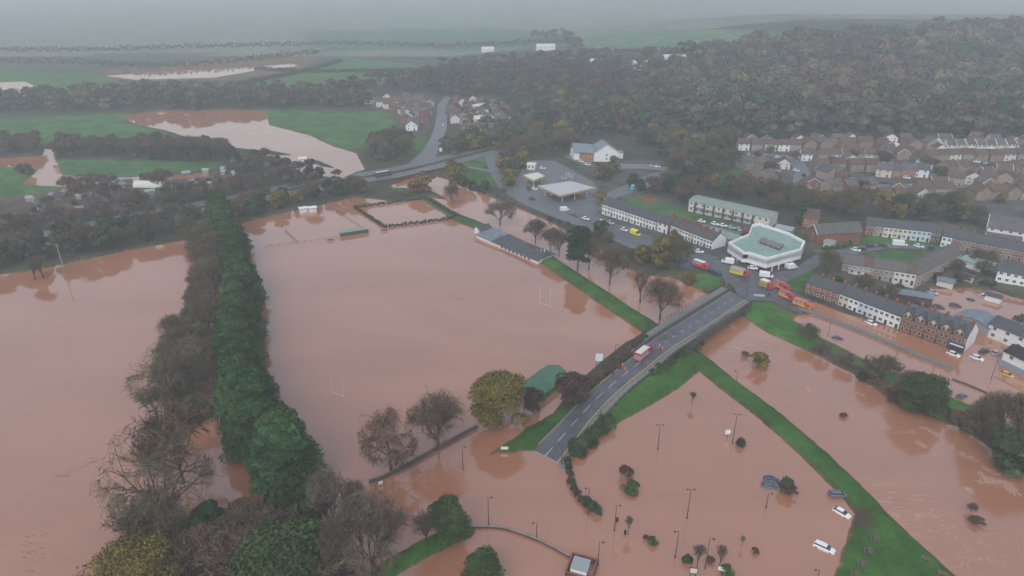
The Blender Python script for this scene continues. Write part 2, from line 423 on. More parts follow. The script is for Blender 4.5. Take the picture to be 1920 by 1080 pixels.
    under = (Z < 0.12)[:, None]
    C[:] = np.where(under, np.array([.20, .10, .06]), C)
    at = me.color_attributes.new('cover', 'FLOAT_COLOR', 'POINT')
    at.data.foreach_set('color', np.concatenate([C, np.ones((len(C), 1))], 1).astype(np.float32).ravel())
    m = bpy.data.materials.new('ground'); m.use_nodes = True; t = m.node_tree; b = t.nodes['Principled BSDF']
    b.inputs['Roughness'].default_value = .95; b.inputs['Specular IOR Level'].default_value = .15
    a = t.nodes.new('ShaderNodeVertexColor'); a.layer_name = 'cover'
    tc = t.nodes.new('ShaderNodeTexCoord'); n = t.nodes.new('ShaderNodeTexNoise'); n.inputs['Scale'].default_value = .35; n.inputs['Detail'].default_value = 8
    n.inputs['Roughness'].default_value = .7
    t.links.new(tc.outputs['Object'], n.inputs['Vector'])
    mr = t.nodes.new('ShaderNodeMapRange'); mr.inputs['From Min'].default_value = .3; mr.inputs['From Max'].default_value = .7
    mr.inputs['To Min'].default_value = .68; mr.inputs['To Max'].default_value = 1.3
    t.links.new(n.outputs['Fac'], mr.inputs['Value'])
    vm = t.nodes.new('ShaderNodeVectorMath'); vm.operation = 'SCALE'
    t.links.new(a.outputs['Color'], vm.inputs[0]); t.links.new(mr.outputs[0], vm.inputs['Scale'])
    n4 = t.nodes.new('ShaderNodeTexNoise'); n4.inputs['Scale'].default_value = .07; n4.inputs['Detail'].default_value = 6
    t.links.new(tc.outputs['Object'], n4.inputs['Vector']); m4 = t.nodes.new('ShaderNodeMapRange')
    m4.inputs['From Min'].default_value = .35; m4.inputs['From Max'].default_value = .65; m4.inputs['To Min'].default_value = .72; m4.inputs['To Max'].default_value = 1.25
    t.links.new(n4.outputs['Fac'], m4.inputs['Value']); v4 = t.nodes.new('ShaderNodeVectorMath'); v4.operation = 'SCALE'
    t.links.new(vm.outputs[0], v4.inputs[0]); t.links.new(m4.outputs[0], v4.inputs['Scale'])
    t.links.new(v4.outputs[0], b.inputs['Base Color'])
    bp = t.nodes.new('ShaderNodeBump'); bp.inputs['Strength'].default_value = .35; bp.inputs['Distance'].default_value = .3
    t.links.new(n.outputs['Fac'], bp.inputs['Height']); t.links.new(bp.outputs[0], b.inputs['Normal'])
    me.materials.append(m); me.update(calc_edges=True)
    tag(mesh_obj('ground', me), 'grass, fields, scrub and town ground around the flooded river', kind='structure')
build_ground()

def build_water():
    m = bpy.data.materials.new('muddy_water'); m.use_nodes = True; t = m.node_tree; b = t.nodes['Principled BSDF']
    b.inputs['Roughness'].default_value = .045; b.inputs['IOR'].default_value = 2.15; b.inputs['Specular IOR Level'].default_value = .5
    tc = t.nodes.new('ShaderNodeTexCoord')
    n = t.nodes.new('ShaderNodeTexNoise'); n.inputs['Scale'].default_value = .012; n.inputs['Detail'].default_value = 3; n.inputs['Distortion'].default_value = 1.5
    mp = t.nodes.new('ShaderNodeMapping'); mp.inputs['Scale'].default_value = (.6, 1.6, 1)
    t.links.new(tc.outputs['Object'], mp.inputs['Vector']); t.links.new(mp.outputs[0], n.inputs['Vector'])
    r = t.nodes.new('ShaderNodeValToRGB'); r.color_ramp.elements[0].position = .3; r.color_ramp.elements[1].position = .7
    r.color_ramp.elements[0].color = (.335, .142, .078, 1); r.color_ramp.elements[1].color = (.40, .182, .105, 1)
    t.links.new(n.outputs['Fac'], r.inputs['Fac']); t.links.new(r.outputs[0], b.inputs['Base Color'])
    n2 = t.nodes.new('ShaderNodeTexNoise'); n2.inputs['Scale'].default_value = .6; n2.inputs['Detail'].default_value = 5
    n3 = t.nodes.new('ShaderNodeTexNoise'); n3.inputs['Scale'].default_value = .02; n3.inputs['Detail'].default_value = 2
    t.links.new(tc.outputs['Object'], n2.inputs['Vector']); t.links.new(tc.outputs['Object'], n3.inputs['Vector'])
    mr = t.nodes.new('ShaderNodeMapRange'); mr.inputs['From Min'].default_value = .4; mr.inputs['From Max'].default_value = .7
    mr.inputs['To Min'].default_value = .01; mr.inputs['To Max'].default_value = .05
    t.links.new(n3.outputs['Fac'], mr.inputs['Value'])
    bp = t.nodes.new('ShaderNodeBump'); bp.inputs['Distance'].default_value = .2
    t.links.new(mr.outputs[0], bp.inputs['Strength']); t.links.new(n2.outputs['Fac'], bp.inputs['Height']); t.links.new(bp.outputs[0], b.inputs['Normal'])
    MATS['muddy_water'] = m
    mb = MB(); mb.face([(-3300, -380, 0), (3300, -380, 0), (3300, 1500, 0), (-3300, 1500, 0)], m)
    tag(mb.build('flood_water'), 'brown muddy flood water over fields, car park and streets', kind='structure')
    # the fast river below and above the bridge has a broken surface of its own
    m2 = m.copy(); m2.name = 'river_water'; t2 = m2.node_tree
    for nd in t2.nodes:
        if nd.type == 'MAP_RANGE': nd.inputs['To Min'].default_value = .05; nd.inputs['To Max'].default_value = .30
        if nd.type == 'BSDF_PRINCIPLED': nd.inputs['Roughness'].default_value = .12
        if nd.type == 'TEX_NOISE' and abs(nd.inputs['Scale'].default_value - .6) < .01: nd.inputs['Scale'].default_value = .35
    rb = t2.nodes['Principled BSDF']; src = rb.inputs['Base Color'].links[0].from_socket
    tc2 = t2.nodes.new('ShaderNodeTexCoord'); mp2 = t2.nodes.new('ShaderNodeMapping'); mp2.inputs['Rotation'].default_value = (0, 0, .75); mp2.inputs['Scale'].default_value = (.35, 1.0, 1)
    sw = t2.nodes.new('ShaderNodeTexNoise'); sw.inputs['Scale'].default_value = .16; sw.inputs['Detail'].default_value = 5; sw.inputs['Distortion'].default_value = 2.2
    t2.links.new(tc2.outputs['Object'], mp2.inputs['Vector']); t2.links.new(mp2.outputs[0], sw.inputs['Vector'])
    cr = t2.nodes.new('ShaderNodeValToRGB'); cr.color_ramp.elements[0].position = .475; cr.color_ramp.elements[0].color = (0, 0, 0, 1)
    cr.color_ramp.elements[1].position = .525; cr.color_ramp.elements[1].color = (0, 0, 0, 1); ce = cr.color_ramp.elements.new(.5); ce.color = (1, 1, 1, 1)
    t2.links.new(sw.outputs['Fac'], cr.inputs['Fac'])
    mk = t2.nodes.new('ShaderNodeTexNoise'); mk.inputs['Scale'].default_value = .035; mk.inputs['Detail'].default_value = 2; t2.links.new(tc2.outputs['Object'], mk.inputs['Vector'])
    mr2 = t2.nodes.new('ShaderNodeMapRange'); mr2.inputs['From Min'].default_value = .5; mr2.inputs['From Max'].default_value = .68; mr2.inputs['To Min'].default_value = 0; mr2.inputs['To Max'].default_value = .32
    t2.links.new(mk.outputs['Fac'], mr2.inputs['Value']); mu2 = t2.nodes.new('ShaderNodeMath'); mu2.operation = 'MULTIPLY'
    t2.links.new(cr.outputs[0], mu2.inputs[0]); t2.links.new(mr2.outputs[0], mu2.inputs[1])
    mx2 = t2.nodes.new('ShaderNodeMixRGB'); mx2.inputs['Color2'].default_value = (.60, .40, .30, 1)
    t2.links.new(mu2.outputs[0], mx2.inputs['Fac']); t2.links.new(src, mx2.inputs['Color1']); t2.links.new(mx2.outputs[0], rb.inputs['Base Color'])
    poly = polyP([(838, 345), (870, 356), (930, 378), (1000, 406), (1060, 436), (1110, 461), (1170, 506), (1215, 521), (1262, 526), (1312, 548), (1375, 582), (1392, 597), (1440, 628),
                  (1510, 660), (1600, 706), (1690, 770), (1800, 806), (1920, 888), (2300, 1100), (1800, 1090), (1722, 1022), (1662, 960), (1605, 895), (1540, 838), (1460, 768), (1380, 708), (1312, 656), (1235, 612), (1170, 565), (1110, 525), (1030, 472), (970, 444), (905, 414), (862, 396)])
    mb = MB(); mb.face([(p[0], p[1], .006) for p in poly], m2)
    tag(mb.build('river_water'), 'turbulent brown river running between the green banks', kind='structure')
build_water()

def drape_strip(name, L, R, m, lift=.10, step=4.0, label=None, zfun=None, kind='structure', parent=None):
    """a ribbon between two polylines of world points, laid on the terrain"""
    mb = MB(); k = mb.mi(m); n = 0
    def res(pl, N):
        pl = [Vector(p) for p in pl]; seg = [0]
        for a, b in zip(pl, pl[1:]): seg.append(seg[-1] + (b - a).length)
        out = []
        for i in range(N + 1):
            d = seg[-1] * i / N; j = 0
            while j < len(seg) - 2 and seg[j + 1] < d: j += 1
            out.append(pl[j].lerp(pl[j + 1], (d - seg[j]) / max(1e-6, seg[j + 1] - seg[j])))
        return out
    Ln = sum((Vector(b) - Vector(a)).length for a, b in zip(L, L[1:])); N = max(2, int(Ln / step))
    a, b = res(L, N), res(R, N); M = 3
    for i in range(N + 1):
        for j in range(M + 1):
            p = a[i].lerp(b[i], j / M); z = (H(p.x, p.y) + lift) if zfun is None else zfun(p) + lift
            mb.v.append((p.x, p.y, z))
    for i in range(N):
        for j in range(M):
            q = i * (M + 1) + j; mb.f.append((q, q + 1, q + M + 2, q + M + 1)); mb.m.append(k)
    o = mb.build(name, parent)
    return tag(o, label, kind=kind) if parent is None else o
def road_px(name, pts, width, m, label, lift=.12, world=False):
    W_ = [G(*p) for p in pts] if not world else pts
    L, R = [], []
    for i, p in enumerate(W_):
        a = W_[max(0, i - 1)]; b = W_[min(len(W_) - 1, i + 1)]; d = (b - a); d.z = 0; d.normalize()
        nrm = Vector((-d.y, d.x, 0)); w = width[i] if hasattr(width, '__len__') else width
        L.append(p + nrm * w / 2); R.append(p - nrm * w / 2)
    return drape_strip(name, L, R, m, lift, 5.0, label)
def patch_px(name, pts, m, label, lift=.08, step=5.0):
    """a filled area on the terrain: grid cells clipped coarsely to the outline, with the outline itself as edge"""
    import bmesh
    poly = polyG(pts); bm = bmesh.new()
    f = bm.faces.new([bm.verts.new((x, y, 0)) for x, y in poly])
    lo, hi = poly.min(0), poly.max(0)
    for ax, n in ((0, (1, 0, 0)), (1, (0, 1, 0))):
        c = lo[ax] + step
        while c < hi[ax]:
            co = [0, 0, 0]; co[ax] = c
            bmesh.ops.bisect_plane(bm, geom=bm.verts[:] + bm.edges[:] + bm.faces[:], plane_co=co, plane_no=n); c += step
    for v in bm.verts: v.co.z = H(v.co.x, v.co.y) + lift
    for fc in bm.faces:
        if fc.normal.z < 0: fc.normal_flip()
    me = bpy.data.meshes.new(name); bm.to_mesh(me); bm.free(); me.materials.append(m)
    return tag(mesh_obj(name, me), label, kind='structure')

# main road over the bridge
def lerp2(a, b, t): return a.lerp(b, t)
def off(t, pl=0):  # a polyline across the road: t=0 left edge line, 1 right edge line
    return [RL[i].lerp(RR[i], t) for i in range(len(RL))]
def zroad(p): return p.z
class _Z: pass
def strip3(name, L, R, m, lift, label=None, parent=None, kind='structure', step=4.0):
    mb = MB(); N = 0
    for i in range(len(L)):
        for p in (L[i], R[i]): mb.v.append((p.x, p.y, p.z + lift))
        if i: q = (i - 1) * 2; mb.f.append((q, q + 1, q + 3, q + 2)); mb.m.append(mb.mi(m))
    o = mb.build(name, parent); 
    if parent is None: tag(o, label, kind=kind)
    return o
def fine(pl, n=6):
    """Catmull-Rom through a polyline of Vectors"""
    out = []
    for i in range(len(pl) - 1):
        p0, p1, p2, p3 = pl[max(0, i - 1)], pl[i], pl[i + 1], pl[min(len(pl) - 1, i + 2)]
        for k in range(n):
            t = k / n
            out.append(.5 * ((2 * p1) + (p2 - p0) * t + (2 * p0 - 5 * p1 + 4 * p2 - p3) * t * t + (3 * p1 - p0 - 3 * p2 + p3) * t ** 3))
    out.append(pl[-1].copy()); return out
FL, FR = fine(RL), fine(RR)
def across(t): return [a.lerp(b, t) for a, b in zip(FL, FR)]
strip3('bridge_road', across(-.06), across(1.04), asphalt_wet, 0.0, 'grey road climbing out of the flood and over the bridge')
lines = strip3('edge_line', across(-.005), across(.01), yellow, .02, 'yellow line along the left edge of the bridge road')
strip3('edge_line', across(.955), across(.97), yellow, .02, 'yellow line along the right edge of the bridge road')
strip3('edge_line', across(.985), across(.998), yellow, .02, 'second yellow line along the right edge of the bridge road')
mb = MB(); cL, cR = across(.475), across(.492)
Ls = [0]
for a, b in zip(cL, cL[1:]): Ls.append(Ls[-1] + (b - a).length)
def at_d(pl, d):
    j = 0
    while j < len(Ls) - 2 and Ls[j + 1] < d: j += 1
    return pl[j].lerp(pl[j + 1], (d - Ls[j]) / (Ls[j + 1] - Ls[j]))
d0 = 10.0; tot = Ls[-1]
while d0 + 4 < tot:
    ln = 4.0 if d0 < tot * .55 else 2.0
    a, b = at_d(cL, d0), at_d(cL, d0 + ln); c, e = at_d(cR, d0), at_d(cR, d0 + ln)
    up = Vector((0, 0, .022)); mb.face([a + up, c + up, e + up, b + up], white_line); d0 += 7.0 if ln == 4 else 5.0
tag(mb.build('centre_line'), 'white dashed centre line of the bridge road', kind='structure')
strip3('pavement', across(1.06), across(1.34), paving, .10, 'pavement along the right side of the bridge road')
def ribbon_wall(mb, pl, w, z0, z1, m):
    for a, b in zip(pl, pl[1:]):
        d = (b - a); d.z = 0
        if d.length < 1e-4: continue
        n = Vector((-d.y, d.x, 0)).normalized() * w / 2
        mb.hexa([a - n + Vector((0, 0, z0)), b - n + Vector((0, 0, z0)), b + n + Vector((0, 0, z0)), a + n + Vector((0, 0, z0))],
                [a - n + Vector((0, 0, z1)), b - n + Vector((0, 0, z1)), b + n + Vector((0, 0, z1)), a + n + Vector((0, 0, z1))], m)
    return mb
# bridge proper
br = empty('road_bridge', (0, 0, 0), 0, 'grey concrete road bridge carrying the road over the brown river', 'bridge')
bi0, bi1 = 6 * 6 - 2, len(FL) - 1      # from the near abutment to the far end
aL, aR = across(-.10), across(1.30)
mb = MB()
ring = [[(l.x, l.y, l.z - 1.0), (r.x, r.y, r.z - 1.0), (r.x, r.y, r.z - .05), (l.x, l.y, l.z - .05)] for l, r in zip(aL[bi0:], aR[bi0:])]
mb.loft(ring, dark_stone); mb.build('deck', br)
mb = MB(); ribbon_wall(mb, across(1.36)[bi0:], .35, -1.1, 1.0, dark_stone); mb.build('right_parapet', br)
mb = MB(); ribbon_wall(mb, across(-.16)[bi0 - 3:], .5, -1.1, .95, dark_stone); mb.build('left_parapet', br)
mb = MB(); ribbon_wall(mb, across(1.20)[bi0 + 6:bi1 - 2], .35, -.02, .9, concrete); mb.build('service_wall', br)
wl, wr = across(-.24)[bi0 - 3:], across(-.62)[bi0 - 3:]
mb = MB(); mb.loft([[(l.x, l.y, l.z - .9), (r.x, r.y, r.z - .9), (r.x, r.y, r.z + .1), (l.x, l.y, l.z + .1)] for l, r in zip(wl, wr)], paving); mb.build('walkway', br)
mb = MB()
mb2 = MB(); mb2.box(-.07, .07, -.07, .07, 0, 1.4, dark_metal); post_me = mb2.mesh('railing_post')
rl = across(-.64)[bi0 - 3:]; acc = 0; npost = 0
for a, b in zip(rl, rl[1:]):
    for hz in (.6, 1.25): mb.tube(a + Vector((0, 0, hz)), b + Vector((0, 0, hz)), .05, .05, dark_metal, 4)
mb.build('left_rail', br)
rl2 = across(1.45)[bi0:]
def posts_along(pl, sp, me, name, parent, dz=0.0):
    acc = 0.0
    for a, b in zip(pl, pl[1:]):
        L_ = (b - a).length; 
        while acc < L_:
            p = a.lerp(b, acc / L_); mesh_obj(name, me, parent, (p.x, p.y, p.z + dz)); acc += sp
        acc -= L_
posts_along(rl, 2.6, post_me, 'railing_post', br, .05)
mb2 = MB(); mb2.box(-.12, .12, -.14, .14, -1.6, 1.0, dark_stone); rib_me = mb2.mesh('side_rib')
posts_along(rl2, 2.2, rib_me, 'side_rib', br, 0)
mb = MB()
for a, b in zip(rl2, rl2[1:]): mb.tube(a + Vector((0, 0, 1.1)), b + Vector((0, 0, 1.1)), .09, .09, dark_metal, 4)
mb.build('right_rail', br)
for idx in (bi0 + 1, bi1 - 1):
    l, r = across(-.6)[idx], across(1.42)[idx]; d = (FL[idx] - FL[idx - 1]).normalized() * 1.2
    mb = MB(); mb.hexa([Vector((p.x, p.y, -1.5)) for p in (l - d, r - d, r + d, l + d)], [Vector((p.x, p.y, l.z - 1.02)) for p in (l - d, r - d, r + d, l + d)], dark_stone); mb.build('abutment', br)
for idx in (bi0 + 6,):
    for t in (-.35, .2, .8, 1.25):
        p = across(t)[idx]; mb = MB(); mb.tube((p.x, p.y, -1.5), (p.x, p.y, p.z - 1.0), .5, .5, concrete, 10); mb.build('pier', br)

# other roads
junction = patch_px('junction_road', [(1335, 560), (1362, 535), (1352, 516), (1300, 506), (1240, 490), (1252, 470), (1300, 480), (1345, 488), (1400, 507), (1440, 512), (1490, 506), (1530, 478), (1550, 484), (1530, 502), (1490, 522), (1470, 530), (1480, 548), (1520, 562), (1530, 580), (1500, 588), (1450, 565), (1400, 563), (1380, 580)], asphalt_wet, 'wet grey road junction at the far end of the bridge', .14, 4)
road_px('riverside_road', [(920, 290), (928, 318), (946, 350), (985, 378), (1060, 408), (1130, 432), (1200, 462), (1270, 487)], [8, 8, 8, 8, 8, 9, 10, 11], asphalt, 'grey road following the far bank of the river')
patch_px('forecourt', [(962, 352), (975, 325), (985, 300), (1040, 302), (1110, 340), (1135, 372), (1110, 400), (1060, 402), (1000, 380)], asphalt, 'wet forecourt around the petrol station canopy', .16, 6)
road_px('terrace_road', [(1098, 398), (1118, 418), (1180, 442), (1250, 468), (1330, 492)], [12, 14, 14, 15, 15], asphalt_wet, 'road running below the dark-roofed terrace', .18)
road_px('side_road', [(1100, 400), (1135, 372), (1185, 352), (1240, 330), (1275, 322)], [9, 9, 12, 16, 10], asphalt, 'grey side road past the blue and white van', .15)
road_px('pub_car_park', [(1068, 292), (1100, 306), (1150, 312), (1205, 312), (1250, 318)], [9, 10, 14, 12, 10], paving, 'grey car park below the white gabled building', .14)
road_px('wood_road', [(1280, 236), (1305, 252), (1315, 268), (1312, 282)], [12, 18, 14, 8], asphalt, 'grey road at the edge of the hillside wood', .3)
def dual(offs, label, w):
    pts = [(-120, 492), (0, 466), (120, 440), (260, 410), (420, 382), (520, 361), (600, 346), (690, 332), (760, 320), (830, 303), (900, 286), (985, 264)]
    W_ = [G(*p) for p in pts]; out = []
    for i, p in enumerate(W_):
        a = W_[max(0, i - 1)]; b = W_[min(len(W_) - 1, i + 1)]; d = (b - a); d.z = 0; d.normalize(); n = Vector((-d.y, d.x, 0))
        out.append(p + n * offs)
    road_px('dual_carriageway', out, w, asphalt, label, .25, world=True)
dual(7, 'far carriageway of the dual carriageway crossing the valley', 9)
dual(-7, 'near carriageway of the dual carriageway crossing the valley', 9)
road_px('village_road', [(790, 306), (806, 285), (818, 262), (826, 240), (829, 215), (828, 198), (840, 182)], [16, 11, 10, 10, 9, 8, 7], asphalt, 'pale grey road curving up through the hamlet', .25)
road_px('slip_path', [(868, 313), (895, 316), (922, 322)], 3.5, paving, 'narrow path across the green verge', .15)
road_px('crescent_road', [(1560, 478), (1600, 470), (1660, 461), (1740, 464), (1790, 474), (1772, 486), (1735, 500)], [8, 8, 6, 6, 6, 6, 5], asphalt, 'crescent road around the green inside the terrace', .2)
road_px('estate_road', [(1430, 290), (1470, 294), (1495, 305), (1505, 325), (1500, 345)], 9, asphalt, 'estate road with a bend at the left of the housing estate', .2)
road_px('estate_road', [(1635, 290), (1650, 300), (1690, 318), (1760, 330), (1840, 322), (1930, 318)], 8, asphalt, 'estate road winding through the middle of the housing estate', .2)
road_px('estate_road', [(1560, 345), (1640, 350), (1740, 348), (1820, 350)], 8, asphalt, 'estate parking road with a line of white cars', .2)
patch_px('garage_yard', [(1318, 420), (1400, 438), (1380, 455), (1300, 430)], asphalt, 'yard behind the terrace with parked cars', .2, 5)
road_px('flats_drive', [(1300, 425), (1345, 432), (1400, 440)], 6, asphalt, 'parking strip in front of the long flats', .24)
# ------------------------------------------------------------------ trees
def leafmat(name, c, rnd=.22): return mat(name, c, .85, attr=True, rnd=rnd, spec=.1)
twig_brown = leafmat('brown_twigs', (.135, .100, .068))
twig_grey = leafmat('grey_twigs', (.140, .116, .084))
twig_red = leafmat('reddish_twigs', (.150, .095, .066))
twig_olive = leafmat('olive_twigs', (.122, .106, .064))
leaf_dark = leafmat('dark_needles', (.020, .062, .024), .25)
needles = leafmat('conifer_fronds', (.030, .074, .024), .25)
leaf_green = leafmat('green_leaves', (.052, .090, .028), .25)
leaf_olive = leafmat('olive_leaves', (.150, .125, .030), .15)
leaf_gold = leafmat('golden_leaves', (.15, .120, .030), .2)
leaf_rust = leafmat('rust_leaves', (.15, .075, .035), .2)
leaf_wood = leafmat('wood_foliage', (.075, .074, .052), .3)
leaf_evergreen = leafmat('evergreen_foliage', (.038, .064, .028), .25)  # the evergreen leaves' own dark green
def tube_np(p0, p1, r0, r1, n=4):
    d = p1 - p0; L = np.linalg.norm(d); d = d / max(L, 1e-6)
    a = np.cross(d, [0.3, 0.2, 0.93]); a /= max(np.linalg.norm(a), 1e-6); b = np.cross(d, a)
    th = np.arange(n) * 2 * math.pi / n; c = np.cos(th)[:, None] * a + np.sin(th)[:, None] * b
    A = p0 + c * r0; B = p1 + c * r1
    return np.stack([A, np.roll(A, -1, 0), np.roll(B, -1, 0), B], 1).reshape(-1, 3)
def bare_tree_meshes(name, h, r, seed, m, twigs=4, style='round', tw=.07, dens=1.0, trunk_r=None, bare=.25):
    """trunk and limbs as tapered tubes; the crown as thousands of thin twigs that fork off the limbs"""
    rs = np.random.RandomState(seed); T = []; K = []; Kt = []
    trunk_r = trunk_r or h * .022
    def unit(v): return v / max(np.linalg.norm(v), 1e-6)
    def pull(tip):
        # keep the crown within an egg-shaped outline
        c = np.array([0, 0, h * .58]); q = (tip - c) / np.array([r, r, h * .43]); l = np.linalg.norm(q)
        return l
    def grow(p, d, L, rad, lvl):
        nseg = 3; pts = [p]
        for i in range(nseg):
            up = {'round': .10, 'up': .35, 'weep': -.10 * lvl}[style] * (1 if lvl < 3 else .5)
            d = unit(d + rs.normal(0, .13, 3) + np.array([0, 0, up])); p = p + d * L / nseg; pts.append(p)
            if pull(p) > 1.08: break
        n = len(pts)
        for i in range(n - 1):
            a = rad * (1 - .6 * i / nseg); b = rad * (1 - .6 * (i + 1) / nseg)
            (T if lvl <= 2 else K).append(tube_np(pts[i], pts[i + 1], a, b, 5 if lvl < 2 else 3) if lvl <= 2 else strip(pts[i], pts[i + 1], max(a, tw * .8), max(b, tw * .6)))
            if lvl > 2: Kt.extend([rs.uniform(.6, .85)] * 1)
        kids = {1: 6, 2: 5, 3: twigs}[lvl] if lvl < 4 else 0
        for k in range(kids):
            t = rs.uniform(.25, 1.0) if lvl > 1 else rs.uniform(.35, 1.0)
            q = pts[0] + 0; s = t * (n - 1); i = min(int(s), n - 2); q = pts[i] + (pts[i + 1] - pts[i]) * (s - i)
            side = unit(np.cross(unit(pts[-1] - pts[0]), rs.normal(0, 1, 3)))
            ang = rs.uniform(.45, .95); nd = unit(unit(pts[-1] - pts[0]) * math.cos(ang) + side * math.sin(ang))
            if lvl < 3: grow(q, nd, L * rs.uniform(.5, .72), rad * .5, lvl + 1)
            else:
                for z in range(int(3 * dens)):
                    nd2 = unit(nd + rs.normal(0, .35, 3)); tip = q + nd2 * L * rs.uniform(.4, .95)
                    if style == 'weep': tip[2] -= rs.uniform(.3, 1.6) * h * .05
                    if pull(tip) > 1.14: continue
                    K.append(strip(q, tip, tw, tw * .35)); Kt.append(rs.uniform(.7, 1.3))
    def strip(a, b, w0, w1):
        d = b - a; s = np.cross(d, rs.normal(0, 1, 3)); s = s / max(np.linalg.norm(s), 1e-6)
        return np.array([a - s * w0 / 2, a + s * w0 / 2, b + s * w1 / 2, b - s * w1 / 2])
    base = np.array([0, 0, -.8]); top = np.array([rs.normal(0, .2), rs.normal(0, .2), h * bare])
    T.append(tube_np(base, top, trunk_r * 1.15, trunk_r * .8, 7))
    nl = 7
    for k in range(nl):
        az = 2 * math.pi * (k + rs.uniform(-.3, .3)) / nl; tilt = rs.uniform(.25, .95) if style != 'up' else rs.uniform(.12, .45)
        if k == 0: tilt = .08
        d = np.array([math.cos(az) * math.sin(tilt), math.sin(az) * math.sin(tilt), math.cos(tilt)])
        grow(top - np.array([0, 0, rs.uniform(0, h * .06)]), d, (h * .62 if tilt < .5 else r * .95 + h * .12) * rs.uniform(.8, 1), trunk_r * .55, 1)
    tm = quads_mesh(name + '_trunk', np.concatenate(T), 4, [bark])
    cm = quads_mesh(name + '_crown', np.concatenate(K), 4, [m], tint=Kt)
    return tm, cm
def leafy_arrays(h, r, seed, jit=.45, lrf=.36, lobes=26, per=130, leaf=.55, cone=0.0, z0=.12, flat=.75, squash=1.0, droop=0.0):
    rs = np.random.RandomState(seed); V = []; tint = []
    for k in range(lobes):
        t = rs.uniform(0, 1) ** .8; z = h * (z0 + (1 - z0) * t)
        env = (math.sqrt(max(0, 1 - (2 * t - .8) ** 2 / 1.5)) if not cone else (1 - t * cone) * (1 if t > .05 else .8))
        a = rs.uniform(0, 2 * math.pi); rr = r * env * rs.uniform(.35, .80); lr = r * (lrf if not cone else .34 * (1 - .5 * t)) * rs.uniform(.75, 1.2)
        c = np.array([math.cos(a) * rr, math.sin(a) * rr, min(z, h - lr * .6)]); lt = rs.uniform(*((.5, 1.5) if droop else (.72, 1.25)))
        n = rs.normal(0, 1, (per, 3)); n /= np.linalg.norm(n, axis=1)[:, None]; n[:, 2] = np.abs(n[:, 2]) * .8 + n[:, 2] * .2
        p = c + n * lr * rs.uniform(.75, 1.12, (per, 1)) * np.array([1, 1, flat])
        if droop: n = n * np.array([1, 1, .25]); n[:, 2] += .7
        q = n + rs.normal(0, jit, (per, 3)); q /= np.linalg.norm(q, axis=1)[:, None]
        u = np.cross(q, rs.normal(0, 1, (per, 3))); u /= np.linalg.norm(u, axis=1)[:, None]; w = np.cross(q, u)
        s = leaf * rs.uniform(.5, 1.25, (per, 1)); s2 = s * rs.uniform(.4, .9, (per, 1)) * squash
        V.append(np.stack([p - u * s - w * s2 * .2, p - w * s2, p + u * s + w * s2 * .15, p + w * s2], 1).reshape(-1, 3)); tint.append(lt * rs.uniform(.75, 1.3, per))
    return np.concatenate(V), np.concatenate(tint)
def leafy_meshes(name, h, r, seed, m, **k):
    V, t = leafy_arrays(h, r, seed, **k); cm = quads_mesh(name + '_crown', V, 4, [m], tint=t)
    T = [tube_np(np.array([0, 0, -.8]), np.array([0, 0, h * .5]), h * .022, h * .012, 6)]
    rs = np.random.RandomState(seed)
    for j in range(5):
        a = rs.uniform(0, 6.3); T.append(tube_np(np.array([0, 0, h * rs.uniform(.2, .4)]), np.array([math.cos(a) * r * .6, math.sin(a) * r * .6, h * rs.uniform(.5, .75)]), h * .01, h * .004, 4))
    return quads_mesh(name + '_trunk', np.concatenate(T), 4, [bark]), cm
PROTO = {}
def proto(key, f, *a, **k):
    PROTO[key] = f(key, *a, **k)
for i in range(3): proto('near_bare_tree%d' % i, bare_tree_meshes, 16, 8.0, 20 + i, (twig_grey, twig_brown, twig_red)[i], twigs=5, tw=.10, dens=2.0)
proto('willow_bare', bare_tree_meshes, 18, 11.5, 41, twig_olive, twigs=6, style='weep', tw=.085, dens=1.5, bare=.18)
proto('weep_bare', bare_tree_meshes, 15, 6.0, 43, twig_red, twigs=6, style='weep', tw=.11, dens=2.6)
for i in range(2): proto('tall_bare%d' % i, bare_tree_meshes, 19, 5.0, 50 + i, twig_grey, twigs=5, style='up', tw=.10, dens=1.3, bare=.3)
for i in range(3): proto('mid_bare%d' % i, bare_tree_meshes, 13, 6.5, 60 + i, (twig_brown, twig_olive, twig_red)[i], twigs=4, tw=.2, dens=1.0)
for i in range(2): proto('sapling%d' % i, bare_tree_meshes, 6, 2.6, 70 + i, (twig_brown, twig_grey)[i], twigs=3, style='up', tw=.05, dens=1, bare=.4)
for i in range(2): proto('low_bare%d' % i, bare_tree_meshes, 7, 4.5, 74 + i, (twig_olive, twig_brown)[i], twigs=4, tw=.14, dens=1.2, bare=.08)
proto('golden_tree', leafy_meshes, 15, 8.3, 80, leaf_olive, lobes=64, per=340, leaf=.30)
proto('yellow_tree', leafy_meshes, 13, 9.0, 81, leaf_gold, lobes=70, per=360, leaf=.24)
proto('green_tree', leafy_meshes, 11, 6.0, 82, leaf_green, lobes=52, per=340, leaf=.27)
proto('pine', leafy_meshes, 21, 6.8, 83, leaf_dark, lobes=54, per=150, leaf=.5, z0=.22)
for i in range(3): proto('conifer%d' % i, leafy_meshes, 20, 10.4, 85 + i, needles if i != 1 else leafmat('mid_needles', (.044, .085, .026)), lobes=170, per=170, leaf=.6, cone=.72, z0=.05, flat=.5, droop=1, squash=.6)
for i in range(2): proto('mid_leafy%d' % i, leafy_meshes, 11, 5.6, 90 + i, (leaf_olive, leaf_evergreen)[i], lobes=24, per=60, leaf=.9)
proto('mid_gold', leafy_meshes, 9, 4.6, 94, leaf_gold, lobes=20, per=60, leaf=.7)
proto('mid_rust', leafy_meshes, 8, 4.6, 95, leaf_rust, lobes=20, per=60, leaf=.7)
proto('dark_shrub', leafy_meshes, 8, 5.0, 97, leafmat('purple_brown', (.055, .034, .028)), lobes=40, per=160, leaf=.3, z0=.1)
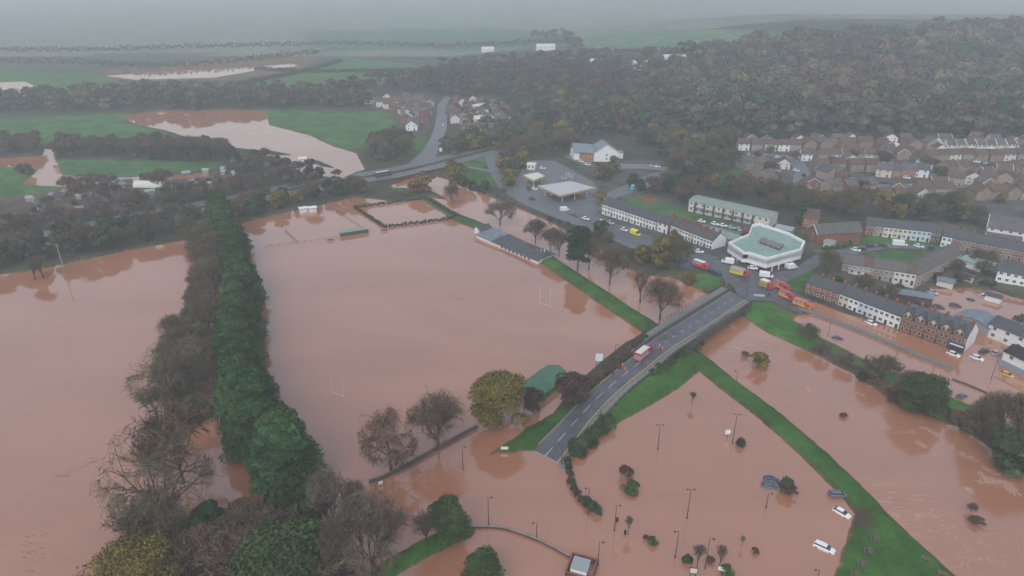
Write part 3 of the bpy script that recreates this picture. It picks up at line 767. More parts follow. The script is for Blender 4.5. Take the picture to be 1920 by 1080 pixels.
proto('fir', leafy_meshes, 16, 4.6, 96, leaf_dark, lobes=40, per=60, leaf=.8, cone=.85, z0=.05)
for i in range(4): proto('far_tree%d' % i, leafy_meshes, 13, 6.0, 100 + i, (leaf_wood, leaf_wood, leafmat('brown_wood', (.09, .072, .052)), leaf_evergreen)[i], lobes=9, per=44, leaf=1.15, jit=.25, lrf=.5)
for i in range(3): proto('bush%d' % i, leafy_meshes, 2.6, 2.2, 110 + i, (leaf_evergreen, leaf_green, leafmat('brown_bush', (.09, .05, .035)))[i], lobes=18, per=90, leaf=.22, z0=.1)
def tree(kind, key, g, s=1.0, label=None, group=None, cat='tree', rz=None, sz=None):
    tm, cm = PROTO[key]
    e = empty(kind, g, RND.uniform(0, 6.28) if rz is None else rz, label, cat, group)
    e.scale = (s, s, sz or s)
    mesh_obj('trunk' if cat == 'tree' else 'stem', tm, e); mesh_obj('crown' if cat == 'tree' else 'foliage', cm, e); return e
def tree_px(kind, key, px, py, hpx, label, group=None, cat='tree', wide=1.0, z=None):
    """base pixel, height in photo pixels at that base"""
    g = G(px, py) if z is None else P(px, py, z)
    dep = math.atan2(CAM_H - g.z, math.hypot(g.x, g.y)); dist = math.sqrt(g.x ** 2 + g.y ** 2 + (CAM_H) ** 2)
    zc = g.y * cp + (CAM_H - g.z) * sp; ppm = FPX / zc * math.cos(dep)
    H0 = {'near': 16, 'willow': 18, 'weep': 15, 'tall': 19, 'mid_b': 13, 'sapling': 6, 'low_b': 7, 'golden': 15, 'yellow': 13, 'green': 11, 'pine': 21, 'conifer': 20, 'mid_l': 11, 'mid_g': 9, 'mid_r': 8, 'dark_s': 8, 'fir': 16, 'far_t': 13, 'bush': 2.6}
    h0 = [v for k, v in H0.items() if key.startswith(k)][0]
    s = hpx / ppm / h0 * (.86 if not key.startswith('bush') else .72)
    return tree(kind, key, g, s * wide, label, group, cat, sz=s)

# trees one can point to
for px, py, hp, key, lab, w in [
 (938, 422, 50, 'near_bare_tree0', 'round bare tree standing in flood water near the riverside road, topmost of the bankside trees', 1.25),
 (1004, 457, 50, 'near_bare_tree1', 'bare brown tree in the water behind the flooded clubhouse roof', 1.0),
 (1032, 474, 52, 'near_bare_tree2', 'slim bare tree just left of the second slim tree beside the dark pine', .8),
 (1048, 480, 55, 'near_bare_tree0', 'slim bare tree immediately left of the big dark pine', .8),
 (1104, 506, 62, 'near_bare_tree1', 'pale bare tree half hidden behind the big dark pine', .75),
 (1143, 533, 70, 'near_bare_tree1', 'rounded brown bare tree in the river right of the dark pine', 1.0),
 (1200, 568, 68, 'tall_bare0', 'thin upright bare tree in the water left of the bushy tree by the bridge', 1.0),
 (1237, 600, 80, 'near_bare_tree1', 'bushy brown bare tree beside the upstream railing of the bridge', 1.05),
 (848, 385, 45, 'mid_bare0', 'small brown tree at the water corner near the square hedge', .8),
 (1274, 505, 62, 'near_bare_tree0', 'bare tree between the riverside road and the terrace end', .8)]:
    tree_px('bare_tree', key, px, py, hp, lab, wide=w)
tree_px('pine_tree', 'pine', 1083, 508, 92, 'large dark green pine beside the grass bank across the river', wide=.92)
tree_px('autumn_tree', 'golden_tree', 940, 795, 96, 'large round olive-yellow tree beside the green-roofed shed', wide=1.0)
tree_px('shrubby_tree', 'dark_shrub', 1000, 772, 46, 'dark leafless shrub wedged between the yellow tree and green shed', wide=.7)
tree_px('shrubby_tree', 'dark_shrub', 1070, 757, 58, 'dark purplish bushy tree at the right end of the green shed', wide=.9)
tree_px('bare_tree', 'near_bare_tree1', 822, 842, 102, 'wide fan-shaped bare tree on the flooded lane wall', wide=1.0)
tree_px('bare_tree', 'weep_bare', 733, 882, 118, 'weeping reddish bare tree at the near end of the lane wall', wide=.95)
tree_px('evergreen_tree', 'green_tree', 842, 1010, 72, 'dark green tree where the curved wall meets the grass strip', wide=.85)
tree_px('evergreen_tree', 'green_tree', 903, 1095, 52, 'green bush top cut by the bottom edge near the brick compound', wide=1.1)
tree_px('bare_tree', 'sapling0', 803, 1022, 52, 'small bare tree left of the dark green tree on the grass strip', wide=1.7)
tree_px('bare_tree', 'willow_bare', 318, 998, 205, 'huge spreading bare willow standing in the left flood', wide=.62)
tree_px('autumn_tree', 'mid_bare2', 345, 905, 150, 'rusty brown bare tree behind the huge bare willow', wide=.8)
tree_px('autumn_tree', 'yellow_tree', 268, 1128, 108, 'round golden-yellow tree at the bottom left edge', wide=.95)
tree_px('evergreen_tree', 'green_tree', 545, 1120, 118, 'rounded bright green tree at the bottom edge', wide=1.15)
tree_px('evergreen_tree', 'pine', 402, 1015, 72, 'dark flat-topped evergreen in the bottom left grove', wide=1.35)
tree_px('shrubby_tree', 'golden_tree', 465, 995, 62, 'small olive bush tree between dark evergreen and conifer row', wide=.7)
tree_px('evergreen_tree', 'mid_leafy1', 575, 1010, 118, 'ivy-clad upright tree at the near foot of the conifer row', wide=.8)
tree_px('bare_tree', 'tall_bare1', 628, 1035, 150, 'tall slender bare tree with upswept limbs at the grove edge', wide=.85)
tree_px('bare_tree', 'tall_bare0', 678, 1020, 118, 'thin bare tree right of the tall slender one', wide=.75)
tree_px('bare_tree', 'near_bare_tree0', 700, 1092, 150, 'vase-shaped bare tree beside the grass strip at the bottom', wide=.8)
tree_px('bare_tree', 'tall_bare1', 640, 1110, 130, 'bare tree at the bottom edge between green tree and vase-shaped tree', wide=.8)
for px, py, hp, key in [(290, 1005, 75, 'low_bare0'), (250, 1015, 60, 'low_bare1'), (360, 1030, 60, 'low_bare1'), (430, 1050, 75, 'low_bare0'), (480, 1040, 90, 'mid_bare2'), (520, 1030, 95, 'mid_bare0'),
                        (390, 1085, 90, 'mid_bare2'), (450, 1100, 95, 'mid_bare0'), (360, 1100, 80, 'mid_bare1'), (590, 1075, 85, 'mid_bare2'), (510, 1080, 70, 'mid_rust'), (330, 1055, 60, 'mid_bare0'), (600, 1110, 100, 'mid_bare1'), (425, 1010, 60, 'low_bare0')]:
    tree_px('bare_tree', key, px, py, hp, ('russet' if '2' in key or 'rust' in key else 'olive' if key in ('mid_bare1', 'low_bare0') else 'brown') + ' undergrowth tree ' + ('by the left edge' if px < 400 else 'in the middle' if px < 500 else 'by the right edge') + ' of the bottom left grove', 'undergrowth trees in the bottom left grove', wide=1.1)
# the dark conifer row
def ORD(k):
    a = ['first', 'second', 'third', 'fourth', 'fifth', 'sixth', 'seventh', 'eighth', 'ninth', 'tenth', 'eleventh', 'twelfth', 'thirteenth', 'fourteenth', 'fifteenth', 'sixteenth', 'seventeenth', 'eighteenth', 'nineteenth']
    if k < 19: return a[k]
    t, u = divmod(k + 1, 10); T_ = ['', '', 'twenty', 'thirty', 'forty', 'fifty', 'sixty']
    return (T_[t] + '-' + a[u - 1]) if u else T_[t][:-1] + 'ieth'
line = [P(a, b, .2) for a, b in [(548, 920), (520, 880), (490, 838), (466, 790), (455, 735), (452, 675), (452, 615), (452, 560), (448, 520), (442, 485), (430, 450), (418, 428), (410, 405)]]
line = fine(line, 8); acc = 0; k = 0
for a, b in zip(line, line[1:]):
    L_ = (b - a).length
    while acc < L_:
        p = a.lerp(b, acc / L_); j = RND.uniform(-1.5, 1.5)
        s = RND.uniform(.92, 1.12) * (1.0 - .25 * k / 40)
        lab = ORD(k) + ' conifer from the near end of the long dark row'
        if k == 0: lab = 'nearest and widest dark conifer at the bottom end of the row'
        tree('conifer', 'conifer%d' % (k % 3), (p.x + j, p.y, 0), s * .95, lab, 'tall conifers in the long dark row', sz=s)
        k += 1; acc += 5.2
    acc -= L_
# the leafless belt on its left
kk = 0
line = [P(a - 22, b, 0) for a, b in [(375, 800), (355, 770), (372, 700), (388, 640), (402, 590), (412, 540), (414, 500), (405, 470), (395, 445)]]
line = fine(line, 8); acc = 0
for a, b in zip(line, line[1:]):
    L_ = (b - a).length
    while acc < L_:
        p = a.lerp(b, acc / L_); s = RND.uniform(.9, 1.15)
        for dx in (-3.5, 2.5):
            tree('bare_tree', RND.choice(['mid_bare1', 'near_bare_tree1', 'mid_bare1', 'near_bare_tree0']), (p.x + dx + RND.uniform(-2, 2), p.y + RND.uniform(-2, 2), 0), s * (.62 if dx < 0 else .74), ('outer' if dx < 0 else 'inner') + ' bare tree, ' + ORD(kk) + ' from the near end of the belt left of the conifers', 'bare trees beside the conifer row')
        acc += 8.5; kk += 1
    acc -= L_
for px, py, hp, w, lab in [(345, 765, 130, .9, 'wide bare tree leaning over the left flood, lowest of the leafless belt')]:
    tree_px('bare_tree', 'willow_bare', px, py, hp, lab, wide=w)
# saplings and small trees of the flooded car park
for px, py, hp, key, lab, w in [(1297, 760, 26, 'sapling0', 'lone bare sapling in the flooded car park below the grass bank', .9), (1177, 1003, 34, 'sapling1', 'pale bare sapling next to a litter bin in the flooded car park', .65),
    (1307, 1068, 44, 'sapling0', 'round-headed bare sapling above the framed notice board', .85), (1347, 1066, 42, 'sapling1', 'round-headed bare sapling above the tilted white sign', .75), (1390, 1025, 20, 'sapling1', 'tiny bare sapling beside the brown bush in the car park', .7)]:
    tree_px('sapling', key, px, py, hp, lab, wide=w)
for px, py, hp, key, lab, w in [(1172, 893, 20, 'bush2', 'brown round bush poking out of the flooded car park', 1.0), (1182, 918, 14, 'bush1', 'low dark green oval bush below the brown round one', 1.8), (1222, 1020, 14, 'bush1', 'small green bush in the flood beside a tiny dark one', .9),
    (1210, 1011, 8, 'bush2', 'tiny dark bush touching the small green bush', .9), (1389, 836, 16, 'bush0', 'small dark pointed bush right of the round white sign', .85), (1471, 920, 30, 'bush0', 'olive upright bush touching the submerged dark car', .65),
    (1480, 930, 22, 'bush2', 'brown bush at the lower right of the submerged dark car', .8), (1421, 690, 32, 'mid_gold', 'pale yellow-green willow bush standing in the river by the bridge', 1.15), (1396, 668, 10, 'bush2', 'tiny twiggy bush left of the yellow-green river willow', 1.2),
    (1581, 782, 8, 'bush2', 'small tuft of twigs in midstream', 1.5), (1820, 960, 22, 'low_bare1', 'ragged brown branch tangle in the lower river', .6), (1829, 982, 14, 'bush2', 'reddish driftwood clump under the branch tangle', 1.4), (1415, 1036, 9, 'bush2', 'low reddish brown bush in the flooded car park', 1.1),
    (1288, 1052, 12, 'bush0', 'dark ball bush left of the framed notice board', 1.1), (1333, 1054, 9, 'bush2', 'dark red ball bush between the two round-headed saplings', 1.2), (1360, 1082, 26, 'bush1', 'leafy green bush behind the tilted white sign', .6), (1318, 800, 0.1, 'bush2', None, 1)]:
    if lab: tree_px('bush', key, px, py, hp, lab, cat='bush', wide=w)
# hedge arc from the flooded end of the road into the car park
arc = [(1064, 868), (1066, 880), (1068, 893), (1071, 906), (1076, 918), (1083, 930), (1092, 940), (1102, 948), (1112, 956), (1120, 962)]
for i, (px, py) in enumerate(arc):
    tree_px('hedge_bush', ('bush1', 'bush0', 'bush2')[i % 3] if i < 8 else 'bush1', px, py, 13 if i < 7 else 17, ORD(i) + ' bush from the road end in the curved clipped hedge', 'bushes of the curved hedge', cat='bush', wide=.85)
for i in range(16):   # bushes up the near right slope of the embankment
    t = i / 15; px = 1072 + (1130 - 1072) * t + RND.uniform(-6, 6); py = 850 + (792 - 850) * t + RND.uniform(-5, 7)
    tree_px('bush', 'bush%d' % (i % 2), px + 6, py + 3, RND.uniform(12, 20), 'dark green shrub on the right slope of the road embankment', 'shrubs on the embankment slope', cat='bush', wide=1.3)
for i in range(26):
    t = i / 25; px = 1100 + (1232 - 1100) * t - 20 + RND.uniform(-4, 4); py = 752 + (632 - 752) * t + RND.uniform(-5, 5)
    tree_px('bush', RND.choice(['bush0', 'bush2', 'low_bare1']), px, py, RND.uniform(8, 14), 'dull scrub bush on the left slope of the road embankment', 'scrub on the left of the embankment', cat='bush', wide=1.3)
for i in range(14):
    t = i / 13; px = 1215 + (1300 - 1215) * t + RND.uniform(-4, 4); py = 700 + (650 - 700) * t + RND.uniform(-4, 6)
    tree_px('bush', RND.choice(['bush0', 'bush1']), px + 8, py, RND.uniform(8, 15), 'dark shrub beside the near bridge abutment', 'shrubs by the near abutment', cat='bush', wide=1.3)

# ------------------------------------------------------------------ scattered woods
def scatter(pts, gap, jitter=.45, world=None, wmin=None):
    poly = polyG(pts) if world is None else world
    lo, hi = poly.min(0), poly.max(0); out = []
    y = lo[1]; r = 0
    while y < hi[1]:
        x = lo[0] + (gap / 2 if r % 2 else 0)
        while x < hi[0]:
            px, py = x + RND.uniform(-jitter, jitter) * gap, y + RND.uniform(-jitter, jitter) * gap
            if inside(np.array([px]), np.array([py]), poly)[0] and H(px, py) > -.3: out.append(Vector((px, py, max(0, H(px, py)))))
            x += gap
        y += gap * .87; r += 1
    out.sort(key=lambda p: p.length); return out
KEEP = [(G(1118, 303).x - 5, G(1118, 303).y + 8, 24), (G(1100, 322).x, G(1100, 322).y, 12), (G(1040, 352).x, G(1040, 352).y, 16), (G(1000, 330).x, G(1000, 330).y, 15)]
def wood(pts, gap, keys, kind, label, group, s=(.8, 1.25), limit=None, cat='tree'):
    ps = [p for p in scatter(pts, gap) if not any((p.x - a) ** 2 + (p.y - b) ** 2 < r * r for a, b, r in KEEP)]; rest = []
    xs = sorted(math.atan2(p.x, p.y) for p in ps); noun = next((n_ for n_ in (' tree', ' bush', ' shrub') if n_ in label), None)
    ADJ = {'far_tree0': 'drab olive-brown', 'far_tree1': 'dull grey-brown', 'far_tree2': 'warm brown', 'far_tree3': 'dark green', 'mid_bare0': 'leafless brown', 'mid_bare1': 'leafless olive-grey', 'mid_bare2': 'leafless reddish', 'mid_leafy0': 'olive-yellow leafy', 'mid_leafy1': 'dark evergreen',
           'bush0': 'dark green', 'bush1': 'bright green', 'bush2': 'brown', 'low_bare0': 'twiggy olive', 'low_bare1': 'twiggy brown'}
    lab0 = label
    for i, g in enumerate(ps):
        key = RND.choice(keys); sc = RND.uniform(*s)
        if noun and len(ps) > 4:
            a_ = math.atan2(g.x, g.y); q_ = sum(x < a_ for x in xs) / len(xs); label = ADJ.get(key, '') + lab0[lab0.index(noun):] + ', ' + ('left' if q_ < .33 else 'middle' if q_ < .67 else 'right') + ' part'
        if limit is not None and i >= limit: rest.append((key, g, sc)); continue
        tree(kind, key, g, sc, label, group, cat)
    return rest
ALL_REST = []
far = ['far_tree0', 'far_tree1', 'far_tree2', 'far_tree3']
ALL_REST.append(('hillside_woodland', 'far part of the misty wood covering the hillside', wood([(1250, 240), (1300, 262), (1390, 258), (1560, 250), (1740, 254), (1960, 256), (2100, 262), (2100, 55), (1900, 62), (1560, 88), (1400, 100), (1270, 118), (1240, 160)], 12.5, far,
    'woodland_tree', 'grey-brown tree in the misty hillside wood above the housing estate', 'trees of the hillside wood', (.95, 2.0), 110)))
ALL_REST.append(('valley_woodland', 'far part of the dull brown wood filling the valley', wood([(640, 195), (700, 172), (765, 172), (850, 180), (1010, 192), (1010, 256), (1050, 262), (1180, 252), (1250, 262), (1262, 150), (1280, 124), (1090, 120), (960, 124), (860, 130), (800, 142), (740, 160), (640, 176), (600, 182)], 13.5, far + ['mid_leafy0'],
    'woodland_tree', 'dull brown tree in the valley wood behind the hamlet', 'trees of the valley wood', (.8, 1.45), 90)))
ALL_REST.append(('hedgerow_wood', 'dark hazy line of trees beyond the flooded meadow', wood([(-60, 216), (0, 213), (240, 207), (620, 200), (700, 203), (690, 188), (600, 182), (430, 178), (240, 176), (80, 188), (-60, 190)], 11, far, 'hedgerow_tree', 'dark tree in the hazy belt beyond the flooded meadow', 'tree belt beyond the flooded meadow', (.8, 1.2), 70)))
wood([(560, 186), (650, 178), (700, 188), (660, 196), (600, 198)], 13, ['mid_leafy0', 'far_tree2'], 'hedgerow_tree', 'ochre tree at the right end of the hazy belt', 'ochre trees at the end of the belt')
wood([(-40, 292), (0, 290), (76, 290), (78, 272), (0, 268), (-40, 268)], 9, ['far_tree0', 'mid_bare0', 'mid_bare2'], 'bare_tree', 'bare brown tree in the hedge left of the flooded track', 'bare trees left of the flooded track', (.6, .9))
wood([(105, 298), (300, 302), (440, 302), (430, 282), (330, 275), (180, 272), (110, 274)], 9, ['far_tree0', 'far_tree2', 'mid_bare0', 'mid_bare1', 'mid_leafy1'], 'bare_tree', 'bare brown tree in the hedge below the big green meadow', 'hedge trees below the green meadow', (.55, .9))
for i, (px, py) in enumerate([(318, 300), (334, 301), (348, 303), (362, 303), (377, 302), (392, 303), (408, 303), (421, 302)]):
    tree_px('tall_tree', 'tall_bare%d' % (i % 2), px, py, 52 - abs(i - 3) * 2.5, 'tall thin bare tree in the row before the bright flooded meadow', 'row of tall thin trees by the flooded meadow', wide=1.3)
wood([(438, 310), (520, 300), (600, 318), (640, 340), (560, 352), (440, 345)], 9, ['mid_bare0', 'mid_leafy1', 'mid_bare1', 'far_tree0'], 'bare_tree', 'brown tree between the meadow flood and the dual carriageway', 'trees above the dual carriageway', (.5, .8))
wood([(690, 300), (735, 312), (770, 296), (760, 270), (735, 262), (700, 280)], 9, ['mid_bare0', 'mid_bare1', 'far_tree0'], 'bare_tree', 'bushy grey tree beside the green verge of the village road', 'bushy trees by the village road', (.8, 1.15))
wood([(430, 345), (540, 352), (500, 362), (400, 378), (330, 398), (120, 430), (0, 450), (-60, 462), (-60, 440), (0, 420), (150, 408), (330, 375)], 8.5, ['mid_bare0', 'mid_bare2', 'far_tree2', 'mid_bare1'], 'bare_tree', 'dark brown leafless tree in the belt above the left flood road', 'dark belt above the left flood', (.42, .72), 120)
wood([(-60, 512), (0, 505), (60, 498), (150, 480), (250, 458), (370, 440), (375, 415), (260, 432), (120, 462), (0, 484), (-60, 494)], 7.5, ['mid_leafy1', 'mid_bare0', 'mid_bare1', 'far_tree3'], 'hedge_tree', 'dark hedge tree along the shore of the left flood', 'trees along the left flood shore', (.6, .95), 120)
tree_px('autumn_tree', 'mid_gold', 140, 465, 45, 'dull golden tree above the left flood shore by the pole', wide=1.3)
for px, py, hp in [(82, 522, 48), (66, 524, 40)]:
    tree_px('bare_tree', 'tall_bare0', px, py, hp, 'bare tree standing in the left flood near its shore', 'bare trees in the left flood by the shore', wide=1.6)
wood([(440, 412), (520, 392), (600, 378), (690, 362), (680, 352), (600, 362), (500, 378), (430, 395)], 7, ['mid_bare0', 'mid_leafy0', 'mid_leafy1', 'low_bare1'], 'verge_tree', 'scrubby tree between the dual carriageway and the flooded pitch', 'scrub between carriageway and pitch', (.55, .85))
for px, py, hp, lab, w, key in [(797, 358, 40, 'olive-yellow tree beside the carriageway bridge, left of two', 1.1, 'mid_gold'), (853, 346, 50, 'tall olive-yellow tree beside the carriageway bridge, right of two', 1.0, 'mid_gold'), (780, 362, 26, 'small dark bush tree left of the olive-yellow pair', 1.2, 'mid_rust'),
    (1125, 380, 26, 'round yellow-green tree at the right end of the petrol canopy', 1.1, 'mid_gold'), (1240, 498, 60, 'yellow-green bushy tree between the terraces and the river', .9, 'mid_leafy0'), (1262, 480, 55, 'golden autumn tree in front of the brick gable', .55, 'mid_gold'),
    (1294, 535, 28, 'bright yellow bush on the river bank near the bridge', 1.0, 'mid_gold'), (1500, 420, 48, 'dark pointed fir behind the white-walled store', 1.1, 'fir'), (1335, 272, 50, 'dark round evergreen at the edge of the hillside wood', 1.1, 'far_tree3')]:
    tree_px('autumn_tree' if key != 'fir' and key != 'far_tree3' else 'fir_tree', key, px, py, hp, lab, wide=w)
wood([(870, 340), (905, 352), (918, 362), (900, 366), (868, 352)], 6, ['mid_leafy1', 'bush0', 'mid_leafy1'], 'bank_tree', 'dark green shrub tree on the bank below the slip path', 'shrubs on the bank below the slip path', (.5, .7))
wood([(935, 350), (960, 354), (975, 320), (1010, 290), (1070, 300), (1120, 335), (1170, 352), (1160, 330), (1110, 310), (1075, 270), (1000, 268), (940, 296)], 9, ['mid_leafy0', 'mid_bare1', 'mid_bare0', 'mid_leafy0', 'far_tree2'], 'roadside_tree', 'olive-brown tree around the petrol station', 'trees around the petrol station', (.6, .95))
wood([(1165, 258), (1250, 300), (1262, 345), (1330, 352), (1385, 318), (1345, 325), (1385, 268), (1340, 268), (1300, 285), (1262, 262)], 9.5, ['mid_leafy0', 'mid_bare1', 'far_tree0', 'mid_leafy1', 'mid_bare0'], 'roadside_tree', 'mixed brown tree between the pub and the housing estate', 'trees between pub and estate', (.7, 1.15))
wood([(1180, 352), (1290, 350), (1310, 375), (1290, 385), (1225, 365)], 9, ['mid_bare0', 'mid_leafy1', 'mid_bare2'], 'bare_tree', 'brown tree behind the long flats with a reddish clearing', 'trees behind the dark-roofed terrace', (.6, .9))
wood([(1310, 362), (1400, 380), (1480, 400), (1560, 410), (1660, 412), (1760, 425), (1850, 430), (1830, 405), (1700, 395), (1570, 385), (1480, 375), (1400, 358), (1330, 345)], 9, ['mid_bare0', 'mid_bare2', 'mid_leafy1', 'mid_bare1', 'mid_bare0', 'mid_leafy0', 'mid_bare1'], 'bare_tree', 'reddish brown bare tree in the belt below the housing estate', 'tree belt below the housing estate', (.65, 1.0))
wood([(1120, 432), (1200, 470), (1262, 500), (1250, 512), (1215, 505), (1170, 482), (1120, 450)], 7, ['mid_leafy1', 'low_bare1', 'bush0', 'mid_leafy0'], 'bank_shrub', 'dark shrub on the river bank below the terrace road', 'shrubs on the bank below the terrace road', (.45, .8))
wood([(930, 362), (980, 390), (1090, 430), (1120, 444), (1110, 452), (1000, 398), (935, 376)], 4.0, ['bush0', 'bush2', 'bush0'], 'hedge_bush', 'low dark bush in the hedge along the riverside road', 'hedge along the riverside road', (.5, .8), cat='bush')
# right river bank
wood([(1530, 658), (1600, 690), (1690, 742), (1800, 790), (1930, 862), (1930, 884), (1800, 806), (1690, 768), (1600, 706), (1530, 672)], 3.8, ['bush0', 'bush2', 'low_bare1', 'bush0', 'low_bare0'], 'bank_bush', 'dark scrub bush on the far bank of the lower river', 'scrub on the far bank of the lower river', (.7, 1.1), cat='bush')
for px, py, hp, key, lab, w in [(1722, 776, 80, 'green_tree', 'broad olive-green tree on the far bank of the lower river', .95), (1700, 745, 55, 'mid_bare1', 'bare twiggy tree behind the broad olive-green bank tree', .9), (1652, 712, 48, 'low_bare1', 'fan of bare stems by the flooded riverside lawn', 1.2),
    (1515, 640, 38, 'low_bare0', 'small bare tree at the top of the right river bank', 1.0), (1870, 830, 105, 'near_bare_tree0', 'large bare tree at the right edge on the river bank', .9), (1905, 850, 120, 'mid_bare1', 'bare ivy-green tree cut by the right edge', .9), (1835, 815, 70, 'near_bare_tree1', 'smaller bare tree left of the large one at the right edge', .9), (1900, 880, 75, 'mid_leafy1', 'dark evergreen mass under the bare trees at the right edge', 1.3),
    (1625, 545, 30, 'mid_bare0', 'bare garden tree behind the painted terrace', 1.0), (1550, 520, 58, 'near_bare_tree0', 'bare tree in front of the store at the crescent entrance', .8), (1735, 655, 0, 'x', None, 1), (1745, 615, 22, 'bush0', 'round garden bush behind the brick gabled houses', 1.2), (1832, 612, 26, 'bush0', 'round dark evergreen bush in the back garden flood', 1.0), (1918, 608, 22, 'bush1', 'round evergreen at the right edge by the flooded yard', 1.1)]:
    if lab: tree_px('bank_tree' if hp > 35 else 'garden_tree', key, px, py, hp, lab, wide=w)
wood([(1600, 545), (1690, 560), (1740, 575), (1730, 598), (1660, 585), (1600, 560)], 7, ['bush0', 'bush2', 'low_bare0', 'bush1'], 'garden_bush', 'overgrown garden bush behind the painted terrace', 'garden bushes behind the painted terrace', (.7, 1.3), cat='bush')
wood([(1540, 512), (1600, 520), (1690, 545), (1640, 545), (1560, 535)], 8, ['bush0', 'bush1', 'low_bare1'], 'garden_bush', 'garden bush below the angled grey-roofed terrace', 'garden bushes below the angled terrace', (.7, 1.2), cat='bush')
wood([(1800, 495), (1870, 500), (1850, 535), (1760, 530), (1740, 520)], 7, ['bush0', 'bush2', 'low_bare0'], 'garden_bush', 'dark garden bush right of the angled terrace', 'garden bushes right of the angled terrace', (.7, 1.2), cat='bush')
wood([(1400, 285), (1560, 300), (1900, 310), (1930, 380), (1600, 385), (1440, 370), (1400, 330)], 24, ['mid_bare0', 'mid_leafy0', 'bush0', 'mid_bare2', 'mid_leafy1'], 'garden_tree', 'small garden tree between the brown-roofed estate houses', 'garden trees of the housing estate', (.4, .75))
wood([(860, 190), (1000, 195), (1000, 245), (930, 240), (850, 262)], 15, ['far_tree0', 'mid_leafy1', 'far_tree2'], 'garden_tree', 'garden tree around the hamlet right of the village road', 'garden trees right of the village road', (.4, .75))
wood([(830, 285), (860, 262), (985, 245), (985, 262), (900, 280), (835, 296)], 9, ['mid_leafy0', 'far_tree0', 'far_tree3'], 'roadside_tree', 'ochre-green tree between the hamlet and the dual carriageway', 'trees between hamlet and carriageway', (.6, .9))
wood([(20, 385), (160, 362), (300, 345), (420, 330), (440, 345), (300, 378), (60, 405)], 16, ['bush0', 'low_bare1', 'mid_bare2', 'bush2'], 'allotment_bush', 'scrubby bush among the allotment sheds', 'bushes among the allotments', (.6, 1.1), cat='bush')
for cx, cy, a, b, lab in [(48, 325, 16, 8, 'rounded brown thicket beside the flooded track'), (185, 345, 34, 9, 'long low brown thicket above the allotments'), (280, 342, 16, 6, 'dark thicket left of the white polytunnel')]:
    c = G(cx, cy); s = FPX / (c.y * cp + CAM_H * sp)
    V_, t_ = leafy_arrays(5.5, a / s * 1.0, cx, lobes=34, per=60, leaf=.8); V_[:, 1] *= .6
    e = empty('thicket', c, 0, lab, 'thicket'); mesh_obj('foliage', quads_mesh('thicket', V_, 4, [leaf_wood], tint=t_), e)
for name, lab, rest in ALL_REST:
    if not rest: continue
    VV, TT, MM = [], [], []
    for key, g, s in rest:
        i = far.index(key) if key in far else 0
        V_, t_ = leafy_arrays(13, 6.0, 300 + hash((round(g.x), round(g.y))) % 7, lobes=6, per=26, leaf=1.35, jit=.25, lrf=.52)
        th = RND.uniform(0, 6.3); c_, s_ = math.cos(th), math.sin(th)
        R_ = np.array([[c_, s_, 0], [-s_, c_, 0], [0, 0, 1]]); VV.append(V_ @ R_ * s + np.array(g)); nz = float(vnoise(g.x, g.y, .022, 3)) + RND.gauss(0, .22); k_ = 2 if nz > .42 else 0 if nz > .1 else 3 if nz > -.12 else 1 if nz > -.45 else 4; MM.append(np.full(len(t_), k_)); t_ = t_ * (.6 if k_ == 1 else 1); TT.append((.45 + .55 * t_) * RND.uniform(.65, 1.3))
    tag(mesh_obj(name, quads_mesh(name, np.concatenate(VV), 4, [leaf_wood, MATS['brown_wood'], leaf_evergreen, twig_olive, leafmat('russet_wood', (.105, .070, .048))], tint=np.concatenate(TT), midx=np.concatenate(MM))), lab, kind='stuff')
# hedgerow lines across the misty fields
def hedge_line(pts, lab, s=1.0, h=3.0, sp=3.0, m=leaf_evergreen, name='hedge'):
    W_ = [G(*p) for p in pts]; VV, TT = [], []
    for a, b in zip(W_, W_[1:]):
        L_ = (b - a).length; n = max(1, int(L_ / sp))
        for i in range(n):
            p = a.lerp(b, i / n); V_, t_ = leafy_arrays(h * RND.uniform(.8, 1.2), sp * .75, i % 9, lobes=4, per=16, leaf=.9 * s); VV.append(V_ + np.array([p.x, p.y, max(0, H(p.x, p.y)) - .2])); TT.append(t_)
    o = mesh_obj(name, quads_mesh(name, np.concatenate(VV), 4, [m], tint=np.concatenate(TT))); return tag(o, lab, 'hedge')
hedge_line([(430, 166), (500, 149), (560, 138), (640, 116)], 'thin dark field hedge running diagonally up the misty field', 1.6, 4)
hedge_line([(480, 132), (560, 136), (700, 135), (800, 133)], 'thin dark field hedge crossing the misty field level', 1.6, 4)
hedge_line([(-60, 118), (120, 120), (300, 128), (440, 118), (600, 100)], 'faint dark tree line far up the misty valley', 2, 7, 5, leaf_wood)
hedge_line([(-60, 98), (200, 96), (400, 90), (640, 84), (900, 86), (1090, 84)], 'faint line of trees below the fog bank', 2, 7, 5, leaf_wood)
hedge_line([(1000, 72), (1060, 74), (1090, 96)], 'faint tree clump left of the pale green slope', 3, 14, 9, leaf_wood)
hedge_line([(1090, 99), (1280, 98), (1420, 96)], 'hedge at the foot of the pale green slope', 2.5, 6, 7, leaf_wood)
hedge_line([(1385, 262), (1500, 258), (1640, 262), (1800, 262), (1930, 266)], 'long clipped hedge between estate and hillside wood', 1, 3.5)
hedge_line([(868, 283), (900, 276), (980, 260)], 'hedge along the top of the dual carriageway bank', 1, 3)
hedge_line([(1395, 442), (1420, 448)], 'short hedge beside the flats', 1, 2)
hedge_line([(1545, 468), (1578, 466), (1598, 456)], 'trimmed bright hedge in front of the brick gable', 1, 1.6, 1.5, leafmat('bright_hedge', (.06, .11, .03)))
hedge_line([(1840, 535), (1868, 542)], 'dark clipped hedge standing in the flooded yard', 1, 3.0, 1.5)
